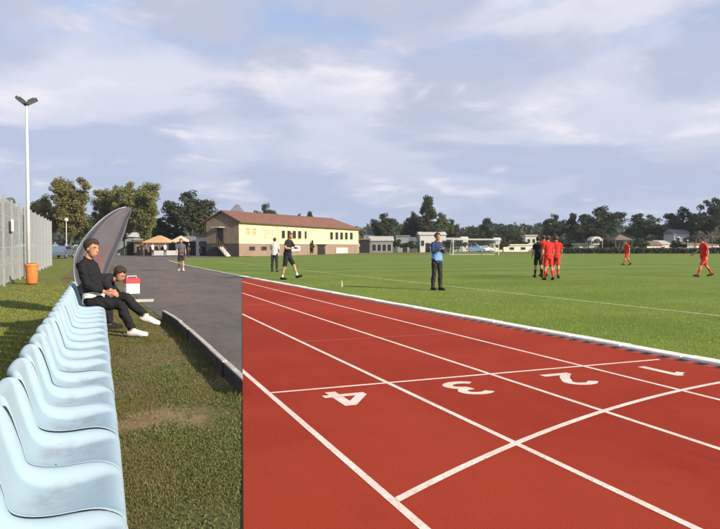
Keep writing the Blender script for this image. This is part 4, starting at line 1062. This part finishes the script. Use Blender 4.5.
    for side, sg in (('L', 1), ('R', -1)):
        h_, k_, a_, t_, he = (J[q + side] for q in ('hip', 'knee', 'ank', 'toe', 'heel'))
        tv = (k_ - h_).normalized(); sv = (a_ - k_).normalized(); bf = (tv.cross(Vector((0, 1, 0))))
        back = Vector((-1, 0, 0)); back = (back - sv * back.dot(sv)); back = back.normalized() if back.length > .1 else Vector((0, 0, -1))
        g.tube([h_ - tv * .02, h_ + tv * .08, h_.lerp(k_, .5), h_.lerp(k_, .85), k_], [.082, .088, .073, .058, .056], 14)
        g.tube([k_ - sv * .015, k_ + sv * .06, k_.lerp(a_, .32) + back * .016, k_.lerp(a_, .62) + back * .006, k_.lerp(a_, .9), a_], [.055, .055, .058, .045, .036, .038], 14)
        fd = (t_ - he).normalized()
        g.tube([he - fd * .02 + Vector((0, 0, .012)), he + fd * .03 + Vector((0, 0, .014)), he + fd * .12 + Vector((0, 0, .012)), he + fd * .19, t_ + fd * .02], [.03, .042, .045, .048, .030], 12, [.035, .045, .042, .032, .022], hint=fd.cross(Vector((0, 0, 1))))
        g.tube([a_ + Vector((0, 0, .02)), he + fd * .05 + Vector((0, 0, .01))], [.038, .04], 10)
        s_, e_, w_, hd = (J[q + side] for q in ('sh', 'el', 'wr', 'hand'))
        g.tube([s_ + (s_ - e_).normalized() * .02, s_.lerp(e_, .2), s_.lerp(e_, .55), s_.lerp(e_, .9), e_], [.054, .056, .047, .041, .041], 12)
        g.tube([e_, e_.lerp(w_, .25), e_.lerp(w_, .7), w_], [.041, .043, .034, .028], 12)
        # hand: palm, four unequal curled fingers, thumb from the side of the palm
        fa = (w_ - e_).normalized(); hl = left - fa * left.dot(fa); hl = hl.normalized() if hl.length > .2 else up
        pn = fa.cross(hl) * sg                       # palm normal, towards the body side
        ac = fwd - fa * fwd.dot(fa); ac = ac.normalized() if ac.length > .25 else up        # across the palm, thumb side
        pn = fa.cross(ac) * (-sg)
        g.tube([w_ - fa * .01, w_ + fa * .03, w_ + fa * .075, w_ + fa * .092], [.027, .036, .04, .034], 10, [.02, .017, .015, .012], hint=ac)
        for q, (off, ln) in enumerate(((.030, .072), (.010, .080), (-.010, .074), (-.029, .058))):
            b0 = w_ + fa * .083 + ac * off; d1 = (fa + pn * .25 + ac * off * 2).normalized(); d2 = (fa + pn * .9).normalized(); d3 = (fa * .55 + pn).normalized()
            p1 = b0 + d1 * ln * .48; p2 = p1 + d2 * ln * .3; p3 = p2 + d3 * ln * .22
            g.tube([b0 - fa * .01, p1, p2, p3], [.0105, .0098, .009, .0034], 7)
        b0 = w_ + fa * .025 + ac * .026; d1 = (fa * .7 + ac * .75 + pn * .25).normalized(); p1 = b0 + d1 * .042; p2 = p1 + (fa + ac * .2 + pn * .35).normalized() * .035
        g.tube([b0 - d1 * .012, b0 + d1 * .01, p1, p2], [.014, .0135, .011, .008], 7)
        bones += [('thigh' + side, h_, k_), ('shin' + side, k_, a_), ('foot' + side, he, t_), ('uarm' + side, s_, e_), ('farm' + side, e_, w_), ('hand' + side, w_ + fa * .02, w_ + fa * .15)]
    root = empty('person', loc, rz, label, 'person', group)
    bo_ = mk('body', [v * s for v in g.V], g.F, m_skin)
    rm = bo_.modifiers.new('r', 'REMESH'); rm.mode = 'VOXEL'; rm.voxel_size = vox; rm.adaptivity = 0
    sm = bo_.modifiers.new('s', 'SMOOTH'); sm.factor = .5; sm.iterations = 2 if vox > .01 else 4
    bpy.context.view_layer.update()
    me = bpy.data.meshes.new_from_object(bo_.evaluated_get(dg_())); bpy.data.objects.remove(bo_)
    me.materials.clear(); me.materials.append(m_skin); me.shade_smooth()
    body = link('body', me, root)
    nv = len(me.vertices); co = np.empty(nv * 3); me.vertices.foreach_get('co', co); co = co.reshape(-1, 3) / s
    nr = np.empty(nv * 3); me.vertices.foreach_get('normal', nr); nr = nr.reshape(-1, 3)
    D = []; T = []
    rads = {'pelvis': .12, 'torso': .125, 'neck': .06, 'head': .09, 'thigh': .072, 'shin': .05, 'foot': .04, 'uarm': .048, 'farm': .036, 'hand': .03}
    for nm, a, b in bones:
        a = np.array(a); b = np.array(b); ab_ = b - a; t = np.clip(((co - a) @ ab_) / (ab_ @ ab_), 0, 1)
        d = np.linalg.norm(co - (a + t[:, None] * ab_), axis=1) / rads[nm.rstrip('LR')]
        D.append(d); T.append(t)
    D = np.array(D); T = np.array(T); bi = D.argmin(0); tt = T[bi, np.arange(nv)]
    names = [b[0] for b in bones]; cls = np.array([names[i].rstrip('LR') for i in bi]); sidev = np.array([names[i][-1] for i in bi])
    hloc = (co - np.array(hc)) @ np.array(HM) / hs           # head-local coordinates
    polys = [tuple(p_.vertices) for p_ in me.polygons]
    def garment(name, sel, off, m, wr=.0055, flare=None):
        fs = [f for f in polys if all(sel[i] for i in f)]
        if not fs: return
        used = sorted({i for f in fs for i in f}); mp = {v: k for k, v in enumerate(used)}; u = np.array(used)
        wn = np.sin(co[u, 0] * 41 + co[u, 2] * 57) * np.sin(co[u, 1] * 47 - co[u, 2] * 33) * wr + np.sin(co[u, 2] * 63 + co[u, 0] * 50 + co[u, 1] * 71) * wr * .4
        of = off[u] if isinstance(off, np.ndarray) else off
        Vn = (co[u] + nr[u] * (of + wn)[:, None]) * s
        o = mk(name, Vn, [tuple(mp[i] for i in f) for f in fs], m, root, True)
        so = o.modifiers.new('s', 'SOLIDIFY'); so.thickness = .004 if name != 'hair' else .002; so.offset = -1
    arm = (cls == 'uarm') | (cls == 'farm')
    inner = (cls == 'thigh') & (tt < .12)
    for gname, spec in outfit.items():
        m = spec[0]
        if gname in ('shirt', 'hoodie', 'jacket'):
            sl = spec[1]       # sleeve: fraction of the arm, 0.5 = elbow
            frac = np.where(cls == 'uarm', tt * .5, np.where(cls == 'farm', .5 + tt * .5, 9))
            sel = (cls == 'torso') | ((cls == 'pelvis') & (tt > spec[2])) | (frac < sl) | ((cls == 'neck') & (tt < .25))
            garment(gname, sel, np.where(arm, .010 + .008 * np.clip(frac, 0, 1), .016 + .012 * ((cls == 'pelvis') | ((cls == 'torso') & (tt < .3)))), m)
        elif gname == 'bib':
            garment(gname, ((cls == 'torso') & (tt < .62)) | ((cls == 'pelvis') & (tt > .45)), np.full(nv, .036), m)
        elif gname == 'shirt_hem':
            garment(gname, ((cls == 'pelvis') & (tt > .3)) | ((cls == 'torso') & (tt < .05)), np.full(nv, .036), m)
        elif gname in ('shorts', 'trousers'):
            ln = spec[1]
            frac = np.where(cls == 'thigh', tt * .5, np.where(cls == 'shin', .5 + tt * .5, 9))
            sel = (cls == 'pelvis') | (frac < ln) | ((cls == 'torso') & (tt < .06))
            garment(gname, sel, np.where(cls == 'pelvis', .011, .012 + (.03 if gname == 'shorts' else .010) * np.clip(frac, 0, 1)), m)
        elif gname == 'sock':
            for sd in 'LR': garment(gname, (sidev == sd) & (((cls == 'shin') & (tt > spec[1])) | ((cls == 'foot') & (tt < .4))), np.full(nv, .006), m, .001)
        elif gname == 'shoe':
            for sd in 'LR': garment(gname, (sidev == sd) & ((cls == 'foot') | ((cls == 'shin') & (tt > .96))), np.full(nv, .012), m, .001)
    thr = -.01 + np.clip((hloc[:, 0] - .0) / .055, 0, 1) * .088 - .012 * (np.abs(hloc[:, 1]) < .035) * (hloc[:, 0] > .03) + .004 * np.sin(hloc[:, 1] * 220 + hloc[:, 0] * 90)
    if 'hoodie' in outfit:
        hd_ = G().tube([(J['neck'] - fwd * .02 + left * .115 - up * .02) * s, (J['neck'] - fwd * .095 + left * .075 - up * .025) * s, (J['neck'] - fwd * .125 - up * .05) * s, (J['neck'] - fwd * .095 - left * .075 - up * .025) * s, (J['neck'] - fwd * .02 - left * .115 - up * .02) * s], [.022, .042, .055, .042, .022], 12).build('hood', outfit['hoodie'][0], root, True)
    hsel = (np.isin(cls, ['head', 'neck'])) & ((hloc[:, 2] > thr) | ((hloc[:, 0] < .006 - .3 * np.clip(-hloc[:, 2], 0, .1)) & (hloc[:, 2] > -.05 - hairlong) & ((np.abs(hloc[:, 1]) < .081) | (hloc[:, 2] > .03))))
    mar = np.maximum(hloc[:, 2] - thr, np.minimum(.006 - hloc[:, 0], hloc[:, 2] + .05 + hairlong))
    ho = .004 + .022 * np.clip(mar / .045, 0, 1) * np.clip((hloc[:, 2] + .03) / .08, .3, 1) + .0035 * np.sin(hloc[:, 0] * 190 + hloc[:, 1] * 150) + .003 * np.sin(hloc[:, 1] * 260 - hloc[:, 2] * 80)
    garment('hair', hsel, ho, hair, .004)
    for sg in (1, -1):
        e_ = G().ball(hv(.079, sg * .030, .014) * s, .010 * hs, .014 * hs, .007 * hs, HM, 8, 6).build('eye', m_eye, root, True)
        G().tube([hv(.094, sg * .014, .036) * s, hv(.092, sg * .032, .041) * s, hv(.080, sg * .050, .034) * s], [.0045 * hs * s, .006 * hs * s, .004 * hs * s], 6).build('eyebrow', hair, root)
    return root

facing = lambda dx, dy: math.atan2(dy, dx)
# --- seated person in black on the bench
SY = 10.95
person('person in black hoodie and trousers with white shoes sitting on the blue seats', (-.06, SY, 0), R(-24),
       {'pelvis': .555, 'lean': -13, 'neckfwd': .06, 'head': (-20, 10), 'headscale': 1.06,
        'legs': {'L': (100, -4, 54, -16, 2), 'R': (86, 6, 60, 0, 4)},
        'arms': {'L': (22, 6, 42, 30), 'R': (18, 8, 48, 18)}},
       {'trousers': (c_black, .97), 'shirt_hem': (c_white,), 'hoodie': (c_black, .97, 1.1), 'shoe': (c_wshoe,)}, H=1.90, vox=.0085, hair=m_hairm)
# --- second person sitting low beyond
person('dark haired person bent forward on the last seat, half hidden by the nearer sitter', (-.27, 11.95, 0), R(-8),
       {'pelvis': .55, 'lean': 66, 'neckfwd': .05, 'head': (-25, 36), 'legs': {'L': (84, 5, 84, 0, 4), 'R': (84, 6, 80, 0, 4)}, 'arms': {'L': (26, 10, 34, 22), 'R': (24, 10, 36, 22)}},
       {'trousers': (c_black, .97), 'shirt': (c_black2, .97, .1), 'shoe': (c_shoe,)}, H=1.78, vox=.0095, hair=m_hairm, hairlong=.02)

stand = {'lean': 2, 'legs': {'L': (2, 3, 3, 0), 'R': (-2, 3, 3, 0)}, 'arms': {'L': (3, 8, 12, 0), 'R': (3, 8, 12, 0)}}
walk = {'lean': 5, 'legs': {'L': (24, 2, 8, 8), 'R': (-16, 2, 18, -18)}, 'arms': {'L': (-22, 6, 25, 0), 'R': (22, 6, 30, 0)}}
def ppl(label, px, dep, heading, pose, outfit, H=1.78, vox=.016, hair=m_hairm, group=None):
    """heading: degrees, 0 = walking right across the picture, 90 = away, -90 = towards the camera"""
    p = P(px, dep); return person(label, (p.x, p.y, 0), -HEAD + R(heading), pose, outfit, H, vox, hair, group)
# walker on the asphalt
ppl('walker in dark top and shorts on the old asphalt track', 181, 36.3, -75,
    {'lean': 3, 'legs': {'L': (14, 2, 6, 4), 'R': (-10, 2, 14, -10)}, 'arms': {'L': (-8, 10, 20, 0), 'R': (14, 10, 30, 0)}}, {'shorts': (c_dtrou, .42), 'shirt': (c_grey, .4, .2), 'sock': (c_white, .8), 'shoe': (c_wshoe,)}, 1.76, hair=m_hairb)
# two by the touchline
ppl('person in a pale shirt and dark trousers behind the player in black', 274.5, 35.5, 80, {'lean': 1, 'legs': {'L': (3, 5, 3, 0), 'R': (-3, 5, 3, 0)}, 'arms': {'L': (15, 10, 60, 30), 'R': (10, 10, 50, 30)}},
    {'trousers': (c_dtrou, .97), 'shirt': (c_paleshirt, .45, .2), 'shoe': (c_shoe,)}, 1.80, hair=m_hairb)
ppl('player in black shirt and shorts striding beside the track kerb', 287.5, 27.2, -25,
    {'lean': 8, 'legs': {'L': (30, 5, 10, 14), 'R': (-8, 4, 6, 0)}, 'arms': {'L': (20, 30, 70, 40), 'R': (10, 35, 75, 40)}, 'head': (-10, 5)},
    {'shorts': (c_black2, .46), 'shirt': (c_black2, .34, .0), 'sock': (c_white, .72), 'shoe': (c_shoe,)}, 1.93, hair=m_hairb)
# person in blue
ppl('person in navy sleeves and light blue bib standing alone on the pitch', 437, 20.7, -60,
    {'lean': -2, 'legs': {'L': (8, 0, 8, 0), 'R': (-4, 0, 6, 0)}, 'arms': {'L': (28, 4, 95, 55), 'R': (25, 8, 90, 50)}, 'head': (0, 0)},
    {'trousers': (c_dtrou, .97), 'shirt': (c_navy, .97, .1), 'bib': (c_blue,), 'shoe': (c_shoe,)}, 1.76, .012, hair=m_hairm)
RED = {'shorts': (c_red2, .42), 'shirt': (c_red, .36, .1), 'sock': (c_redsock, .3), 'shoe': (c_shoe,)}
GRP = 'football players in red kit'
ppl('front player of the red cluster, standing nearest the camera', 548.5, 26.8, 95, {'lean': 3, 'legs': {'L': (6, 3, 6, 0), 'R': (-8, 3, 12, -8)}, 'arms': {'L': (-5, 12, 20, 0), 'R': (8, 12, 20, 0)}}, RED, 1.78, group=GRP, hair=m_hairb)
ppl('player in red at the right of the cluster, with arm swung out', 556, 28.3, 70, walk, RED, 1.82, group=GRP, hair=m_hairb)
ppl('player in red at the left back of the cluster beside the referee', 544, 30.2, 85, stand, RED, 1.84, group=GRP, hair=m_hairb)
ppl('referee in black kit at the left of the red cluster', 538.5, 29.0, 90, {'lean': 2, 'legs': {'L': (12, 2, 6, 4), 'R': (-10, 2, 10, -8)}, 'arms': {'L': (4, 8, 20, 0), 'R': (-4, 8, 20, 0)}},
    {'shorts': (c_black, .42), 'shirt': (c_black, .36, .1), 'sock': (c_black2, .35), 'shoe': (c_shoe,)}, 1.76, hair=m_hairm)
ppl('lone player in red in front of the brown gazebo', 627, 47.5, 185, walk, RED, 1.8, group=GRP, hair=m_hairb)
ppl('player in red striding at the right edge of the picture', 704, 29.6, 180, {'lean': 4, 'legs': {'L': (26, 3, 6, 8), 'R': (-26, 3, 10, -14)}, 'arms': {'L': (-20, 10, 30, 0), 'R': (22, 12, 35, 0)}}, RED, 1.80, group=GRP, hair=m_hairm)
# small figures by the tents
spec = [(141.5, 86, 'tiny figure in dark clothes at the left post of the tan tent', c_dtrou, c_black2), (146, 88, 'tiny figure in a grey top under the left half of the tan tent', c_dtrou, c_grey), (152.5, 87, 'tiny figure in a pale shirt left of the white covered table', c_dtrou, c_paleshirt),
        (165, 87, 'tiny figure in a pale shirt right of the white covered table', c_dtrou, c_lblue), (188.5, 85, 'tiny figure in dark clothes beside the dark store', c_dtrou, c_black2)]
first = None
for px, dep, lab, a_, b_ in spec:
    ppl(lab, px, dep, -80 + px % 7 * 10, stand, {'trousers': (a_, .97), 'shirt': (b_, .5, .1), 'shoe': (c_shoe,)}, 1.75, .028, hair=m_hairm, group='people by the tents')

# ================================================================== AIR
hz_m = bpy.data.materials.new('haze_air'); hz_m.use_nodes = True; t = hz_m.node_tree; t.nodes.clear()
pv_ = N(t, 'ShaderNodeVolumePrincipled'); pv_.inputs['Color'].default_value = (.82, .89, 1, 1); pv_.inputs['Density'].default_value = .00022; pv_.inputs['Anisotropy'].default_value = .2
ou = N(t, 'ShaderNodeOutputMaterial'); t.links.new(pv_.outputs[0], ou.inputs['Volume'])
hzo = G().box(-700, 900, -40, 900, -1.1, 34).build('haze', hz_m); hzo['kind'] = 'stuff'; hzo['label'] = 'thin pale summer haze in the air'; hzo['category'] = 'haze'
